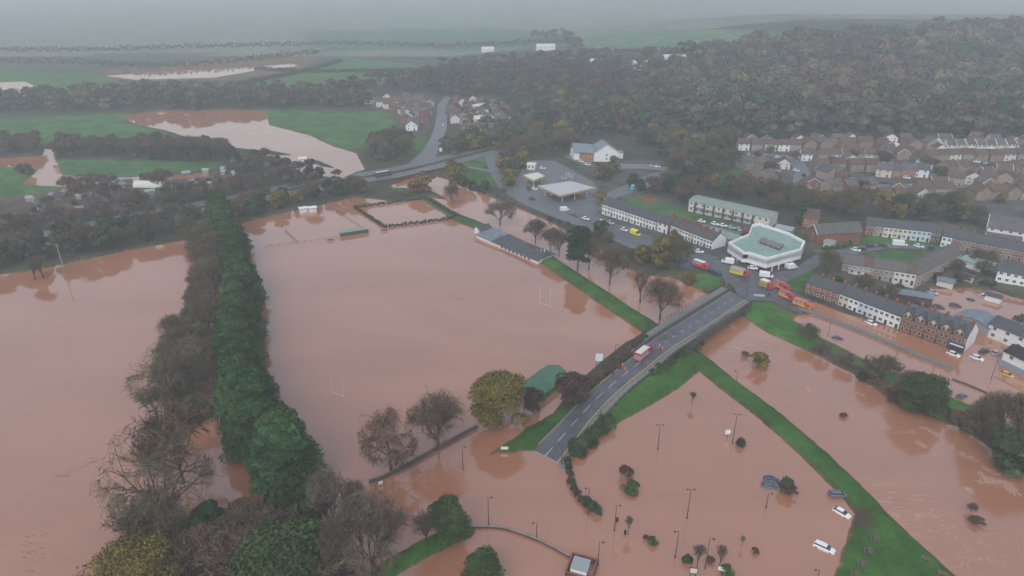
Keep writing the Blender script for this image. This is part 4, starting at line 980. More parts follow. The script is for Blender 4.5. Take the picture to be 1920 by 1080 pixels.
# hedge square in the flooded park
sq = [(665, 390), (795, 371), (858, 405), (722, 427)]
for (a, b), lab in zip(zip(sq, sq[1:] + sq[:1]), ('far side of the hedge square in the flooded park', 'right side of the hedge square in the flooded park', 'near side of the hedge square in the flooded park', 'left side of the hedge square in the flooded park')):
    hedge_line([a, b], lab, .55, 1.5, 1.1, leafmat('park_hedge', (.07, .065, .035)), 'park_hedge')
# ------------------------------------------------------------------ buildings
def window_mesh(w, h, frame=white_paint, bars=True):
    k = ('win', w, h, frame.name)
    if k not in MATS:
        mb = MB(); mb.box(-w / 2, w / 2, -.06, .02, 0, h, frame)
        if bars:
            mb.box(-w / 2 + .1, -.04, -.075, -.05, .1, h - .1, glass); mb.box(.04, w / 2 - .1, -.075, -.05, .1, h - .1, glass)
        else: mb.box(-w / 2 + .1, w / 2 - .1, -.075, -.05, .1, h - .1, glass)
        MATS[k] = mb.mesh('window')
    return MATS[k]
def door_mesh(w, h, m):
    k = ('door', w, h, m.name)
    if k not in MATS:
        mb = MB(); mb.box(-w / 2 - .1, w / 2 + .1, -.05, .02, 0, h + .1, white_paint); mb.box(-w / 2, w / 2, -.09, -.04, 0, h, m); mb.box(w * .28, w * .36, -.12, -.08, h * .45, h * .5, galv)
        MATS[k] = mb.mesh('door')
    return MATS[k]
door_dark = mat('dark_door', (.03, .04, .06), .4)
def house(loc, rz, w, d, wh, rh, wm, rm, label, group=None, name='house', win=2, storeys=2, gable='x', door=True, chim=0, trim=None, back=False, over=.35, cat='house', gable_m=None, win_w=1.3):
    """front faces local -Y, width along X, ridge along X (gable='x') or Y; origin at the middle of the front wall's foot"""
    e = empty(name, loc, rz, label, cat, group)
    mb = MB(); x0, x1 = -w / 2, w / 2; b = -1.6
    mb.hexa([(x0, 0, b), (x1, 0, b), (x1, d, b), (x0, d, b)], [(x0, 0, wh), (x1, 0, wh), (x1, d, wh), (x0, d, wh)], wm)
    gm = gable_m or wm
    if gable == 'x':
        for x in (x0, x1):
            s = -.02 if x < 0 else .02
            mb.face([(x + s, 0, b), (x + s, d, b), (x + s, d, wh), (x + s, d / 2, wh + rh), (x + s, 0, wh)] if x > 0 else [(x + s, d, b), (x + s, 0, b), (x + s, 0, wh), (x + s, d / 2, wh + rh), (x + s, d, wh)], gm)
    else:
        for y, s in ((0, -.02), (d, .02)):
            mb.face([(x0, y + s, b), (x1, y + s, b), (x1, y + s, wh), (0, y + s, wh + rh), (x0, y + s, wh)] if y == 0 else [(x1, y + s, b), (x0, y + s, b), (x0, y + s, wh), (0, y + s, wh + rh), (x1, y + s, wh)], gm)
    mb.build('wall', e)
    mb = MB(); o = over; t = .16
    if gable == 'x':
        k = rh / (d / 2)
        for ya, yb in ((-o, d / 2), (d + o, d / 2)):
            za = wh - o * k + .05; zb = wh + rh + .05
            pts = [(x0 - o, ya, za), (x1 + o, ya, za), (x1 + o, yb, zb), (x0 - o, yb, zb)]
            if ya > yb: pts = [pts[1], pts[0], pts[3], pts[2]]
            mb.hexa(pts, [(p[0], p[1], p[2] + t) for p in pts], rm)
    else:
        k = rh / (w / 2)
        for xa in (x0 - o, x1 + o):
            za = wh - o * k + .05; zb = wh + rh + .05
            pts = [(xa, d + o, za), (xa, -o, za), (0, -o, zb), (0, d + o, zb)]
            if xa > 0: pts = [pts[1], pts[0], pts[3], pts[2]]
            mb.hexa(pts, [(p[0], p[1], p[2] + t) for p in pts], rm)
    roof = mb.build('roof', e)
    if trim:
        mb = MB()
        if gable == 'x':
            for x in (x0 - o - .03, x1 + o + .03):
                mb.tube((x, -o, wh - .1), (x, d / 2, wh + rh + .12), .14, .14, trim, 4); mb.tube((x, d + o, wh - .1), (x, d / 2, wh + rh + .12), .14, .14, trim, 4)
        else:
            for y in (-o - .03,):
                mb.tube((x0 - o, y, wh - .1), (0, y, wh + rh + .12), .16, .16, trim, 4); mb.tube((x1 + o, y, wh - .1), (0, y, wh + rh + .12), .16, .16, trim, 4)
        mb.build('bargeboard', e)
    if chim:
        mb = MB(); zc = wh + rh
        mb.box(x1 - .9, x1 - .15, d / 2 - .6, d / 2 + .6, zc - .6, zc + 1.2, brick); mb.box(x1 - .75, x1 - .3, d / 2 - .4, d / 2 - .1, zc + 1.2, zc + 1.6, brick_orange); mb.box(x1 - .75, x1 - .3, d / 2 + .1, d / 2 + .4, zc + 1.2, zc + 1.6, brick_orange)
        mb.build('chimney', roof)
    fh = wh / storeys
    if win:
        me = window_mesh(win_w, min(1.25, fh * .5))
        for s in range(storeys):
            for i in range(win):
                x = x0 + w * (i + .5) / win
                if s == 0 and door and i == win - 1 and win > 1: continue
                mesh_obj('window', me, e, (x, -.03, s * fh + fh * .36))
    if door:
        mesh_obj('door', door_mesh(.95, 2.0, door_dark), e, (x0 + w * (max(win, 2) - .5) / max(win, 2), -.03, 0))
    return e
def terrace(A, B, n, depth, wh, rh, walls, roofs, labels, group, name='terraced_house', zA=None, over=.0, win=2, chim=1, **kw):
    a = G(*A) if zA is None else P(A[0], A[1], zA); b = G(*B) if zA is None else P(B[0], B[1], zA)
    d = b - a; L = math.hypot(d.x, d.y); rz = math.atan2(d.y, d.x); out = []
    for i in range(n):
        p = a.lerp(b, (i + .5) / n)
        if zA is None: p.z = max(0, (a.z + b.z) / 2)
        wm = walls[i % len(walls)]; rm = roofs[i % len(roofs)]; lab = labels[i % len(labels)] if isinstance(labels, (list, tuple)) else labels + ', ' + ORD(i) + ' from its left end'
        out.append(house(p, rz, L / n - .02, depth, wh, rh, wm, rm, lab, group, name, win=win, chim=chim, over=over, **kw))
    return out
# the flooded street: brick pair, painted row, gabled brick row
T1 = terrace((1507, 551), (1569, 573), 3, 8, 4.7, 2.8, [brick, brick, brick], [slate], ['brick house at the upper end of the flooded terrace, beside the fire engines', 'middle brick house of the three next to the painted row', 'brick house joined to the cream painted house'], 'brick houses at the top of the flooded street', zA=0)


painted = ['cream painted house in the flooded terrace, topmost of the painted row', 'white painted house right of the cream one', 'pale blue house in the middle of the flooded terrace', 'lilac-white house behind the white half-sunk car', 'white house with dark window, second from the brick gables', 'white end house of the painted row beside the brick gables']
terrace((1569.5, 573.5), (1684, 618.5), 6, 8, 4.9, 3.2, [cream, white_paint, pale_blue, mat('lilac_white', (.62, .63, .70), .8), white_paint, white_paint], [slate], painted, 'painted houses of the flooded street', zA=0)
vict = ['red brick gabled house next to the white painted row', 'red brick house with twin gable windows, second of the brick row', 'red brick gabled house in the middle of the brick row', 'red brick gabled house next to the blue shop front', 'red brick shop with dark blue shop front and white end wall']
VH = terrace((1686, 620), (1805, 661.5), 5, 9.5, 5.4, 4.0, [brick], [slate], vict, 'gabled brick houses of the flooded street', zA=0, win=3, win_w=.9)
for i, e in enumerate(VH):
    w = 6.0
    mb = MB(); gcx = -.4; gw = 1.7
    mb.hexa([(gcx - gw, -.5, -1.6), (gcx + gw, -.5, -1.6), (gcx + gw, 2, -1.6), (gcx - gw, 2, -1.6)], [(gcx - gw, -.5, 6.6), (gcx + gw, -.5, 6.6), (gcx + gw, 2, 6.6), (gcx - gw, 2, 6.6)], brick)
    mb.face([(gcx - gw, -.51, 6.6), (gcx + gw, -.51, 6.6), (gcx, -.51, 8.6)], cream)
    g = mb.build('gable_bay', e)
    mb = MB()
    for sx in (-1, 1):
        pts = [(gcx + sx * (gw + .3), -.9, 6.35), (gcx, -.9, 8.8), (gcx, 4.2, 8.8), (gcx + sx * (gw + .3), 3, 6.35)]
        if sx > 0: pts = pts[::-1]
        mb.hexa(pts, [(p[0], p[1], p[2] + .14) for p in pts], slate)
    mb.build('bay_roof', g)
    for z in (.9, 3.4, 5.8):
        for dx in (-.75, .75): mesh_obj('window', window_mesh(.95, 1.5, cream, False), g, (gcx + dx, -.54, z))
e = VH[-1]
mb = MB(); mb.box(-2.6, 2.4, -.95, -.45, -1.4, 2.9, mat('navy_paint', (.04, .06, .14), .5)); sf = mb.build('shop_front', e)
mb = MB(); mb.box(-2.2, 2.0, -1.0, -.93, 2.1, 2.6, white_paint); mb.build('fascia_sign', sf)
mb = MB(); mb.box(-2.1, -.2, -1.0, -.93, 0, 1.7, glass); mb.box(.1, 1.9, -1.0, -.93, 0, 1.7, glass); mb.build('shop_window', sf)
mb = MB(); Lw = 3.1
wx = (P(1805, 661.5) - P(1686, 620)).length / 10
mb.face([(wx + .06, 0, -1.6), (wx + .06, 11, -1.6), (wx + .06, 11, 5.0), (wx + .06, 4.75, 9.55), (wx + .06, 0, 5.4)], white_paint)
mb.box(wx + .03, wx + .05, .1, 11, -1.6, 4.9, white_paint); mb.build('white_end_wall', e)
house(P(1863, 625, 0), math.atan2(*(lambda v: (v.y, v.x))(P(1848, 637) - P(1805, 661.5))), 9, 12, 3.2, 1.8, galv, slate_blue, 'low blue-grey roofed building behind the white gable end', name='outbuilding', win=0, door=False, cat='building')
e = house(P(1895, 650, 0), math.atan2(*(lambda v: (v.y, v.x))(P(1925, 664) - P(1850, 632))), 17, 8, 5.0, 2.2, white_paint, slate, 'white two-storey building with three dark windows by the flooded junction', name='white_building', win=4, door=False, cat='building')
e = house(P(1921, 706, 0), math.atan2(*(lambda v: (v.y, v.x))(P(1925, 712) - P(1880, 690))), 16, 8, 5.0, 1.6, white_paint, black, 'white building with black roof at the right edge above the yellow car', name='white_building', win=3, door=False, cat='building')
mb = MB(); mb.box(-8, 8, -.3, -.04, -1.5, 2.0, mat('grey_blue', (.25, .30, .36), .6)); mb.build('ground_floor_front', e)
# dark-roofed terraces across the river
terrace((1128, 401), (1228, 432), 9, 9, 4.6, 3.2, [white_paint, off_white, white_paint], [slate], 'white-fronted house in the dark-roofed terrace above the river', 'houses of the dark-roofed terrace', win=2, chim=0, trim=None)
house(G(1241, 436), math.atan2(*(lambda v: (v.y, v.x))(G(1228, 432) - G(1128, 401))), 6, 9, 4.8, 3.2, white_paint, slate, 'end house with bare orange brick gable, lower end of the dark terrace', name='terraced_house', gable_m=brick_orange, chim=1)
terrace((1256, 441), (1335, 468), 7, 9, 4.2, 3.0, [white_paint, off_white, white_paint, cream], [slate, roof_brown], 'white bay-fronted house in the second dark terrace beside the store', 'houses of the second dark terrace', win=2, chim=1)
# long flats with green-grey roof
def block(A, B, depth, wh, rh, wm, rm, label, name='building', mono=False, win=0, storeys=2, cat='building', z=None, over=.4, gable='x', door=False, gable_m=None, trim=None):
    a, b = (G(*A), G(*B)) if z is None else (P(A[0], A[1], z), P(B[0], B[1], z)); d = b - a; L = math.hypot(d.x, d.y)
    p = (a + b) / 2; p.z = (a.z + b.z) / 2
    return house(p, math.atan2(d.y, d.x), L, depth, wh, rh, wm, rm, label, None, name, win, storeys, gable, door, 0, trim, over=over, cat=cat, gable_m=gable_m)
e = block((1290, 396), (1440, 428), 11, 5.6, .9, off_white, green_grey_roof, 'long pale block of flats under a flat green-grey roof', 'flats', win=14)
mb = MB(); Lf = (G(1440, 428) - G(1290, 396)).length
mb.box(-Lf / 2 + 3, Lf / 2 - 8, -1.4, -.1, 2.6, 2.9, concrete)
mb.build('balcony', e)
for i in range(7):
    mb2 = MB(); mb2.box(-.25, .25, -1.45, -.05, -.5, 5.4, dark_stone); mb2.build('party_wall', e, (-Lf / 2 + 4 + i * (Lf - 12) / 6, 0, 0))
block((1322, 444), (1400, 466), 7, 2.4, .3, concrete, green_grey_roof, 'low flat-roofed garage row behind the second dark terrace', 'garage_row', win=8, storeys=1)
# the white-walled store
st = empty('store', G(1440, 492), 0, 'white-walled store with flat green roof at the road junction', 'store')
zr = 6.2; o0 = st.location
def SP(px, py, z): 
    q = P(px, py, z + o0.z); return Vector((q.x - o0.x, q.y - o0.y))
outer = [(1366, 465), (1394, 484), (1403, 484), (1439, 495), (1503, 478), (1510, 463), (1478, 446), (1424, 429), (1410, 432), (1404, 449)]
top = [SP(a, b - 11, zr) for a, b in outer]
def inset(poly, k):
    c = sum((p for p in poly), Vector((0, 0))) / len(poly); return [c + (p - c) * k for p in poly]
area = sum(top[i].x * top[(i + 1) % len(top)].y - top[(i + 1) % len(top)].x * top[i].y for i in range(len(top)))
if area < 0: top = top[::-1]
mb = MB(); mb.prism(inset(top, .93), -2.5, 3.4, brick_dark, cap=False); mb.build('ground_floor', st)
mb = MB(); mb.prism(top, 3.3, zr - 1.0, white_paint, green_roof); mb.build('roof_deck', st)
mb = MB(); n = len(top); inn = inset(top, .95)
for i in range(n):
    j = (i + 1) % n; a, b, c, d_ = top[i], top[j], inn[j], inn[i]
    mb.hexa([(a.x, a.y, 1.6), (b.x, b.y, 1.6), (c.x, c.y, 1.6), (d_.x, d_.y, 1.6)], [(a.x, a.y, zr), (b.x, b.y, zr), (c.x, c.y, zr), (d_.x, d_.y, zr)], white_paint)
mb.build('parapet', st)
mb = MB(); pit = [SP(1428, 444, zr), SP(1470, 458, zr), SP(1462, 466, zr), SP(1424, 452, zr)]
if (pit[1] - pit[0]).cross(pit[2] - pit[1]) < 0: pit = pit[::-1]
mb.prism(pit, zr - 1.05, zr - .1, dark_stone, paving); mb.build('roof_light', st)
for i in range(n):
    j = (i + 1) % n; a, b = top[i], top[j]; L_ = (b - a).length
    for k in range(1, int(L_ / 4)):
        p = a.lerp(b, k / (L_ / 4)); p = p * .985
        mb2 = MB(); mb2.box(-.18, .18, -.18, .18, -2.5, 2.9, white_paint); mb2.build('column', st, (p.x, p.y, 0))
for k in range(9):
    q = SP(1405 + k * 9, 462 + RND.uniform(-4, 4), zr); mb2 = MB(); mb2.box(-.4, .4, -.4, .4, zr - 1.0, zr - .5, galv); mb2.build('roof_vent', st, (q.x, q.y, 0))
# other town buildings
block((1512, 447), (1530, 458), 22, 5.0, 3.4, brick, roof_grey, 'brick gabled building with grey roof behind the store', 'hall', gable='y', trim=white_paint, win=1)
block((1504, 425), (1532, 428), 14, 4.6, 2.8, brick_orange, roof_brown, 'orange brick gabled house beside the dark fir', 'house', gable='x', win=2, cat='house')
terrace((1620, 440), (1760, 457), 8, 8, 4.8, 3.0, [brick, pinkish, off_white, cream, off_white, pale_blue, pale_blue, brick_dark], [slate], ['brick end house of the terrace above the crescent', 'pinkish house next to the brick end, above the crescent', 'off-white house left of the cream one above the crescent', 'cream house in the terrace above the crescent', 'off-white house right of the cream one above the crescent', 'pale blue house above the crescent, left of two', 'pale blue house above the crescent, right of two', 'dark brick house at the gap in the terrace above the crescent'], 'terrace above the crescent green', chim=0)
terrace((1762, 462), (1935, 497), 9, 8, 4.9, 3.2, [white_paint] + [brick, tan_wall] * 4, [slate], ['white end house of the long brick terrace'] + ['brick house in the long terrace at the right edge'] * 8, 'long brick terrace at the right edge', chim=1)
terrace((1577, 508), (1712, 541), 7, 9, 4.6, 3.2, [tan_wall, pinkish, pinkish, tan_wall, pinkish, off_white, off_white], [roof_grey, roof_grey, roof_brown, roof_grey], 'pinkish house in the near arm of the angled grey-roofed terrace', 'near arm of the angled terrace', chim=0)
terrace((1714, 541), (1800, 492), 6, 9, 4.6, 3.2, [pinkish, tan_wall, pinkish, tan_wall, pinkish, pinkish], [roof_grey], 'tan house in the right arm of the angled grey-roofed terrace', 'right arm of the angled terrace', chim=0)
block((1797, 496), (1848, 516), 9, 2.8, 1.2, white_paint, green_roof, 'green-roofed shed with white wall right of the angled terrace', 'shed', storeys=1)
block((1865, 528), (1935, 540), 10, 4.8, 2.8, white_paint, slate, 'white house with a glazed conservatory above the flooded yard', 'house', win=5, cat='house')
block((1848, 441), (1935, 455), 14, 4.2, 4.5, white_paint, roof_grey, 'white hall with steep grey roof at the right edge', 'hall', win=5, gable='x', trim=white_paint)
block((1848, 452), (1912, 462), 5, 3.0, .4, cream, roof_grey, 'low cream annexe in front of the white hall', 'annexe', storeys=1, win=5)
block((1845, 562), (1874, 570), 4, 2.2, .5, white_paint, slate, 'small white shed standing in the flooded yard', 'shed', storeys=1, z=0)
block((1755, 535), (1785, 543), 5, 2.4, .6, off_white, slate_blue, 'grey-roofed garden garage at the edge of the flooded yard', 'garage', storeys=1)
block((1800, 525), (1822, 531), 4, 2.2, .5, off_white, slate, 'small pale garage facing the flooded yard', 'garage', storeys=1)
block((1655, 553), (1745, 575), 5, 2.4, 1.0, brick_dark, slate_blue, 'long low dark shed behind the gardens of the painted terrace', 'shed', storeys=1)
block((1590, 512), (1628, 522), 3.5, 2.4, .3, off_white, galv, 'flat white extension behind the angled terrace', 'extension', storeys=1, win=3)
block((1543, 462), (1560, 466), 5, 2.2, .3, off_white, galv, 'small pale shed between the store and the brick hall', 'shed', storeys=1)
block((1452, 437), (1482, 443), 6, 2.6, 1, galv, galv, 'small grey metal shed behind the store', 'shed', storeys=1)
# pub
a = G(1120, 303)
e = house(a + Vector((6, 0, 0)), .12, 17, 15, 6.0, 5.2, white_paint, slate_blue, 'white gabled building with blue-grey roof among the trees', name='gabled_building', gable='y', win=0, door=False, trim=off_white, cat='building')
for z in (1.2, 3.8): mesh_obj('window', window_mesh(1.3, 1.4), e, (0, -.05, z))
mb = MB(); mb.hexa([(-17, 6, -1), (-8.5, 1, -1), (-8.5, 14, -1), (-17, 19, -1)], [(-17, 6, 5.4), (-8.5, 1, 5.4), (-8.5, 14, 5.4), (-17, 19, 5.4)], brick_orange)
mb.hexa([(-20.5, 7.6, -1), (-17.05, 6.1, -1), (-17.05, 19, -1), (-20.5, 20, -1)], [(-20.5, 7.6, 5.4), (-17.05, 6.1, 5.4), (-17.05, 19, 5.4), (-20.5, 20, 5.4)], white_paint); mb.build('side_wing', e)
mb = MB()
mb.hexa([(-21, 6.4, 5.4), (-8.3, .3, 5.4), (-8.3, 7.6, 10), (-21, 13.4, 10)], [(-21, 6.4, 5.6), (-8.3, .3, 5.6), (-8.3, 7.6, 10.2), (-21, 13.4, 10.2)], slate_blue)
mb.hexa([(-21, 13.4, 10), (-8.3, 7.6, 10), (-8.3, 14.8, 5.4), (-21, 20.4, 5.4)], [(-21, 13.4, 10.2), (-8.3, 7.6, 10.2), (-8.3, 14.8, 5.6), (-21, 20.4, 5.6)], slate_blue)
mb.build('wing_roof', e)
mb = MB(); mb.box(8.6, 13, 6, 12, -1, 4.2, white_paint); mb.box(8.5, 13.3, 5.7, 12.3, 4.2, 4.5, slate_blue); mb.build('rear_extension', e)
for i in range(4): mesh_obj('window', window_mesh(1.1, 1.3), e, (-16 + i * 2.2, 5.3 - i * 1.28, 2.6))
# petrol station: broad canopy on columns, small yellow-edged canopy, white kiosk
def canopy(pts, z, th, rm, edge, cols, label, name='canopy', cm=white_paint):
    W_ = [P(a, b, z + G(a, b).z) for a, b in pts]; c = sum(W_, Vector((0, 0, 0))) / 4; c.z = H(c.x, c.y)
    L = [Vector((p.x - c.x, p.y - c.y)) for p in W_]
    if (L[1] - L[0]).cross(L[2] - L[1]) < 0: L = L[::-1]
    e = empty(name, c, 0, label, 'canopy')
    mb = MB(); mb.prism(L, z - th, z, edge, rm); mb.build('roof', e)
    I = inset(L, 1.01); mb = MB()
    for i in range(4):
        j = (i + 1) % 4; mb.hexa([(L[i].x, L[i].y, z - th - .1), (I[i].x, I[i].y, z - th - .1), (I[j].x, I[j].y, z - th - .1), (L[j].x, L[j].y, z - th - .1)][::1], [(L[i].x, L[i].y, z + .12), (I[i].x, I[i].y, z + .12), (I[j].x, I[j].y, z + .12), (L[j].x, L[j].y, z + .12)], edge)
    mb.build('fascia', e)
    for u, v in cols:
        p = L[0].lerp(L[1], u).lerp(L[3].lerp(L[2], u), v); mb = MB(); mb.tube((p.x, p.y, -.3), (p.x, p.y, z - th), .25, .25, cm, 8); mb.build('column', e)
    return e
cn = canopy([(1008, 349), (1070, 340), (1116, 352), (1050, 367)], 5.5, .8, mat('canopy_grey', (.40, .42, .42), .6, (.48, .49, .48), .3), mat('tan_fascia', (.42, .26, .14), .6), [(.15, .12), (.15, .88), (.5, .12), (.5, .88), (.85, .12), (.85, .88)], 'large flat pale canopy of the petrol station on white columns', 'petrol_canopy')
canopy([(981, 328), (1008, 323), (1021, 330), (1000, 338)], 4.5, 1.0, off_white, mat('mustard', (.50, .38, .12), .6), [(.15, .15), (.85, .15), (.15, .85), (.85, .85)], 'small canopy with mustard yellow edge behind the petrol station', 'small_canopy')
for i in range(3):
    q = cn.location + Vector((-8 + i * 8, 0, 0)); mb = MB(); mb.box(-.5, .5, -.3, .3, 0, 1.9, white_paint); mb.box(-.3, .3, -.33, -.3, 1.0, 1.6, black); mb.box(-.9, .9, -.6, .6, -.3, .18, concrete)
    o = mb.build('fuel_pump', None, (q.x, q.y, H(q.x, q.y) + .18)); tag(o, 'white fuel pump under the large pale canopy', 'fuel pump', 'fuel pumps under the canopy')
block((988, 318), (1003, 319), 6, 3.2, .8, white_paint, off_white, 'white kiosk behind the small yellow-edged canopy', 'kiosk', storeys=1, win=2)
# flooded clubhouse: long dark low roof, white band wall, small white gable at its far end
A, B = P(1013 - 4, 494, 0), P(893, 441, 0); 
d = (P(1008, 495) - P(893, 446)); rz = math.atan2(d.y, d.x); Lc = d.length
c = (P(1008, 495) + P(893, 446)) / 2
cl = empty('clubhouse', c, rz, 'long low clubhouse with dark roof and white walls, flooded to its windows', 'clubhouse')
x0, x1 = -Lc / 2, Lc / 2
mb = MB(); mb.box(x0, x1, 0, 9, -1.2, 1.6, white_paint); mb.build('wall', cl)
mb = MB(); mb.hexa([(x0 + 12, -.5, 1.5), (x1 + .6, -.5, 1.5), (x1 + .6, 5.6, 3.0), (x0 + 12, 5.6, 3.0)], [(x0 + 12, -.5, 1.7), (x1 + .6, -.5, 1.7), (x1 + .6, 5.6, 3.2), (x0 + 12, 5.6, 3.2)], slate)
mb.hexa([(x0 + 12, 5.6, 3.0), (x1 + .6, 5.6, 3.0), (x1 + .6, 11.5, 1.5), (x0 + 12, 11.5, 1.5)], [(x0 + 12, 5.6, 3.2), (x1 + .6, 5.6, 3.2), (x1 + .6, 11.5, 1.7), (x0 + 12, 11.5, 1.7)], slate); mb.build('roof', cl)
mb = MB(); mb.hexa([(x0 - .5, -.5, 1.6), (x0 + 12, -.5, 1.6), (x0 + 12, 11, 2.4), (x0 - .5, 11, 2.4)], [(x0 - .5, -.5, 1.9), (x0 + 12, -.5, 1.9), (x0 + 12, 11, 2.7), (x0 - .5, 11, 2.7)], slate_blue); mb.build('extension_roof', cl)
mb = MB(); mb.box(x0 - 5, x0 - .6, 3, 10, -1.2, 2.4, white_paint)
mb.face([(x0 - 5.2, 2.6, 2.4), (x0 - .2, 2.6, 2.4), (x0 - 2.8, 2.6, 4.2)], white_paint)
mb.hexa([(x0 - 5.4, 2.5, 2.4), (x0 - 2.8, 2.5, 4.2), (x0 - 2.8, 10.2, 4.2), (x0 - 5.4, 10.2, 2.4)][::-1], [(x0 - 5.4, 2.5, 2.6), (x0 - 2.8, 2.5, 4.4), (x0 - 2.8, 10.2, 4.4), (x0 - 5.4, 10.2, 2.6)][::-1], slate)
mb.hexa([(x0 - .2, 2.5, 2.4), (x0 - 2.8, 2.5, 4.2), (x0 - 2.8, 10.2, 4.2), (x0 - .2, 10.2, 2.4)], [(x0 - .2, 2.5, 2.6), (x0 - 2.8, 2.5, 4.4), (x0 - 2.8, 10.2, 4.4), (x0 - .2, 10.2, 2.6)], slate); mb.build('end_gable', cl)
for i in range(4): mb = MB(); mb.box(-.2, .2, -.55, -.15, -1.2, 1.5, white_paint); mb.build('porch_post', cl, (x0 + 10 + i * 1.6, 0, 0))
for i in range(8): mesh_obj('window', window_mesh(1.6, .7, black, False), cl, (x0 + 19 + i * (Lc - 22) / 8, -.05, .35))
for i in range(3): mb = MB(); mb.tube((x1 - 4 - i * 1.3, 8 - i, 1.5), (x1 - 4 - i * 1.3, 8 - i, 3.6 - i * .2), .3, .25, white_paint, 8); mb.build('roof_vent', cl)
# green metal shed beside the yellow tree
a, b = P(1013, 757, 0), P(1062, 722, 0)
rg = P(985, 733, 4)
sh = empty('green_shed', P(1016, 752, 0), math.atan2((P(1068, 712) - P(1016, 752)).y, (P(1068, 712) - P(1016, 752)).x), 'green metal shed with pale green roof beside the embankment', 'shed')
mb = MB(); mb.box(-1, 14, 0, 8, -1, 2.4, green_metal); mb.face([(-1.02, 8, 2.4), (-1.02, 0, 2.4), (-1.02, 4, 4.0)], green_metal); mb.build('wall', sh)
mb = MB(); mb.hexa([(-1.6, -.5, 2.3), (14.5, -.5, 2.3), (14.5, 4, 4.1), (-1.6, 4, 4.1)], [(-1.6, -.5, 2.45), (14.5, -.5, 2.45), (14.5, 4, 4.25), (-1.6, 4, 4.25)], mat('shed_roof', (.050, .13, .08), .7, (.075, .17, .11), .3))
mb.hexa([(-1.6, 4, 4.1), (14.5, 4, 4.1), (14.5, 8.5, 2.3), (-1.6, 8.5, 2.3)], [(-1.6, 4, 4.25), (14.5, 4, 4.25), (14.5, 8.5, 2.45), (-1.6, 8.5, 2.45)], MATS['shed_roof']); mb.build('roof', sh)
mb = MB(); mb.box(2, 4, -.06, 0, -1, 2.0, MATS['shed_roof']); mb.build('door', sh)
# dugout, cabins, floating things in the park
block((640, 444), (691, 436), 3, 1.9, .3, mat('dark_green_wall', (.05, .10, .06), .7), green_grey_roof, 'low green-roofed shelter standing in the flooded park', 'shelter', storeys=1, z=0)
block((563, 400), (577, 398), 3, 2.4, .3, white_paint, white_paint, 'white cabin at the edge of the flooded pitch, left of two', 'cabin', storeys=1, z=0)
block((580, 399), (594, 397), 3, 2.4, .3, white_paint, white_paint, 'white cabin at the edge of the flooded pitch, right of two', 'cabin', storeys=1, z=0)
block((511, 740), (524, 735), 3, 1.6, .6, timber, slate, 'small dark hut standing in the flood against the conifer row', 'hut', storeys=1, z=0, cat='hut')
for px, py, lab in [(620, 452, 'dark bench just above the water left of the shelter'), (720, 434, 'dark bench just above the water below the hedge square'), (1111, 534, None)]:
    if lab:
        mb = MB(); mb.box(-1.6, 1.6, -.25, .25, .35, .45, timber); mb.box(-1.6, 1.6, .25, .32, .5, 1.0, timber)
        for x in (-1.4, 1.4): mb.box(x - .08, x + .08, -.2, .25, -1, .35, timber)
        tag(mb.build('bench', None, P(px, py, .1), .15), lab, 'bench')
# brick compound with white box at the bottom edge
g = P(1090, 1070, 0); bc = empty('brick_compound', g, -.35, 'small square brick compound with a white cabin inside at the bottom edge', 'enclosure')
Q = 2.9
for k, (x0, x1, y0, y1) in enumerate([(-Q, Q, -Q, -Q + .3), (-Q, Q, Q - .3, Q), (-Q, -Q + .3, -Q + .3, Q - .3), (Q - .3, Q, -Q + .3, Q - .3)]):
    mb = MB(); mb.box(x0, x1, y0, y1, -1.2, 1.5, brick_dark); mb.box(x0 - .04, x1 + .04, y0 - .04, y1 + .04, 1.5, 1.6, brick); mb.build('brick_wall', bc)
mb = MB(); mb.box(-1.9, 1.6, -2.2, 1.2, -1, 2.3, white_paint); mb.box(-2.0, 1.7, -2.3, 1.3, 2.3, 2.5, galv); mb.build('cabin', bc)
# housing estate on the far right
def estate(py, xs, rz, wm, rm, w=10, d=8, label='', group='', gable='x', gm=None, trim=None, s=1.0):
    for i, px in enumerate(xs):
        g = G(px, py + RND.uniform(-1.2, 1.2)); k = i % len(wm)
        house(g, rz + RND.uniform(-.10, .10), w * s * .84, d * s, 4.8 * s, 2.8 * s, wm[k], rm[i % len(rm)], label + (', ' + ORD(i) + ' from left' if len(xs) > 1 else ''), group, 'estate_house', win=2, gable=gable if not isinstance(gable, list) else gable[i % len(gable)], chim=0, gable_m=gm, trim=trim, storeys=2)
W_, O_, TB = white_paint, off_white, tan_wall
estate(283, [1394, 1419, 1444, 1469, 1491], -.06, [W_, pinkish, O_], [roof_brown], 9, 8, 'white-bayed house in the top left row of the estate', 'top left row of the estate')
estate(281, [1518, 1550], .1, [tan_wall], [roof_brown, roof_grey], 11, 9, 'tan gabled house at the estate top beside the wood', 'tan houses at the top of the estate', gable='y')
estate(279, [1590, 1622], -.05, [brick_orange, tan_wall], [roof_brown], 12, 8, 'brown-roofed house under the long wood-side hedge', 'houses below the long hedge')
estate(281, [1715, 1748], .0, [tan_wall, pinkish], [roof_brown, roof_grey], 10, 8, 'pinkish gabled house right of the white lorry', 'gabled houses right of the van', gable='y')
estate(284, [1782, 1800, 1819, 1838, 1856, 1875, 1894, 1913, 1934], -.04, [W_, O_], [roof_brown, roof_grey], 6.8, 8, 'white-gabled house in the long top right row of the estate', 'long top right row of the estate', trim=white_paint)
estate(302, [1512, 1545, 1566, 1590, 1612, 1632], -.05, [W_, pinkish, O_], [roof_brown], 8, 8, 'house with a white bay in the second row of the estate', 'second row of the estate')
estate(303, [1745, 1768, 1790, 1815, 1840, 1866, 1892, 1918], .0, [tan_wall, tan_wall, O_, pinkish], [roof_brown, roof_red], 9, 8, 'tan-walled house in the right half of the second estate row', 'second row of the estate, right half')
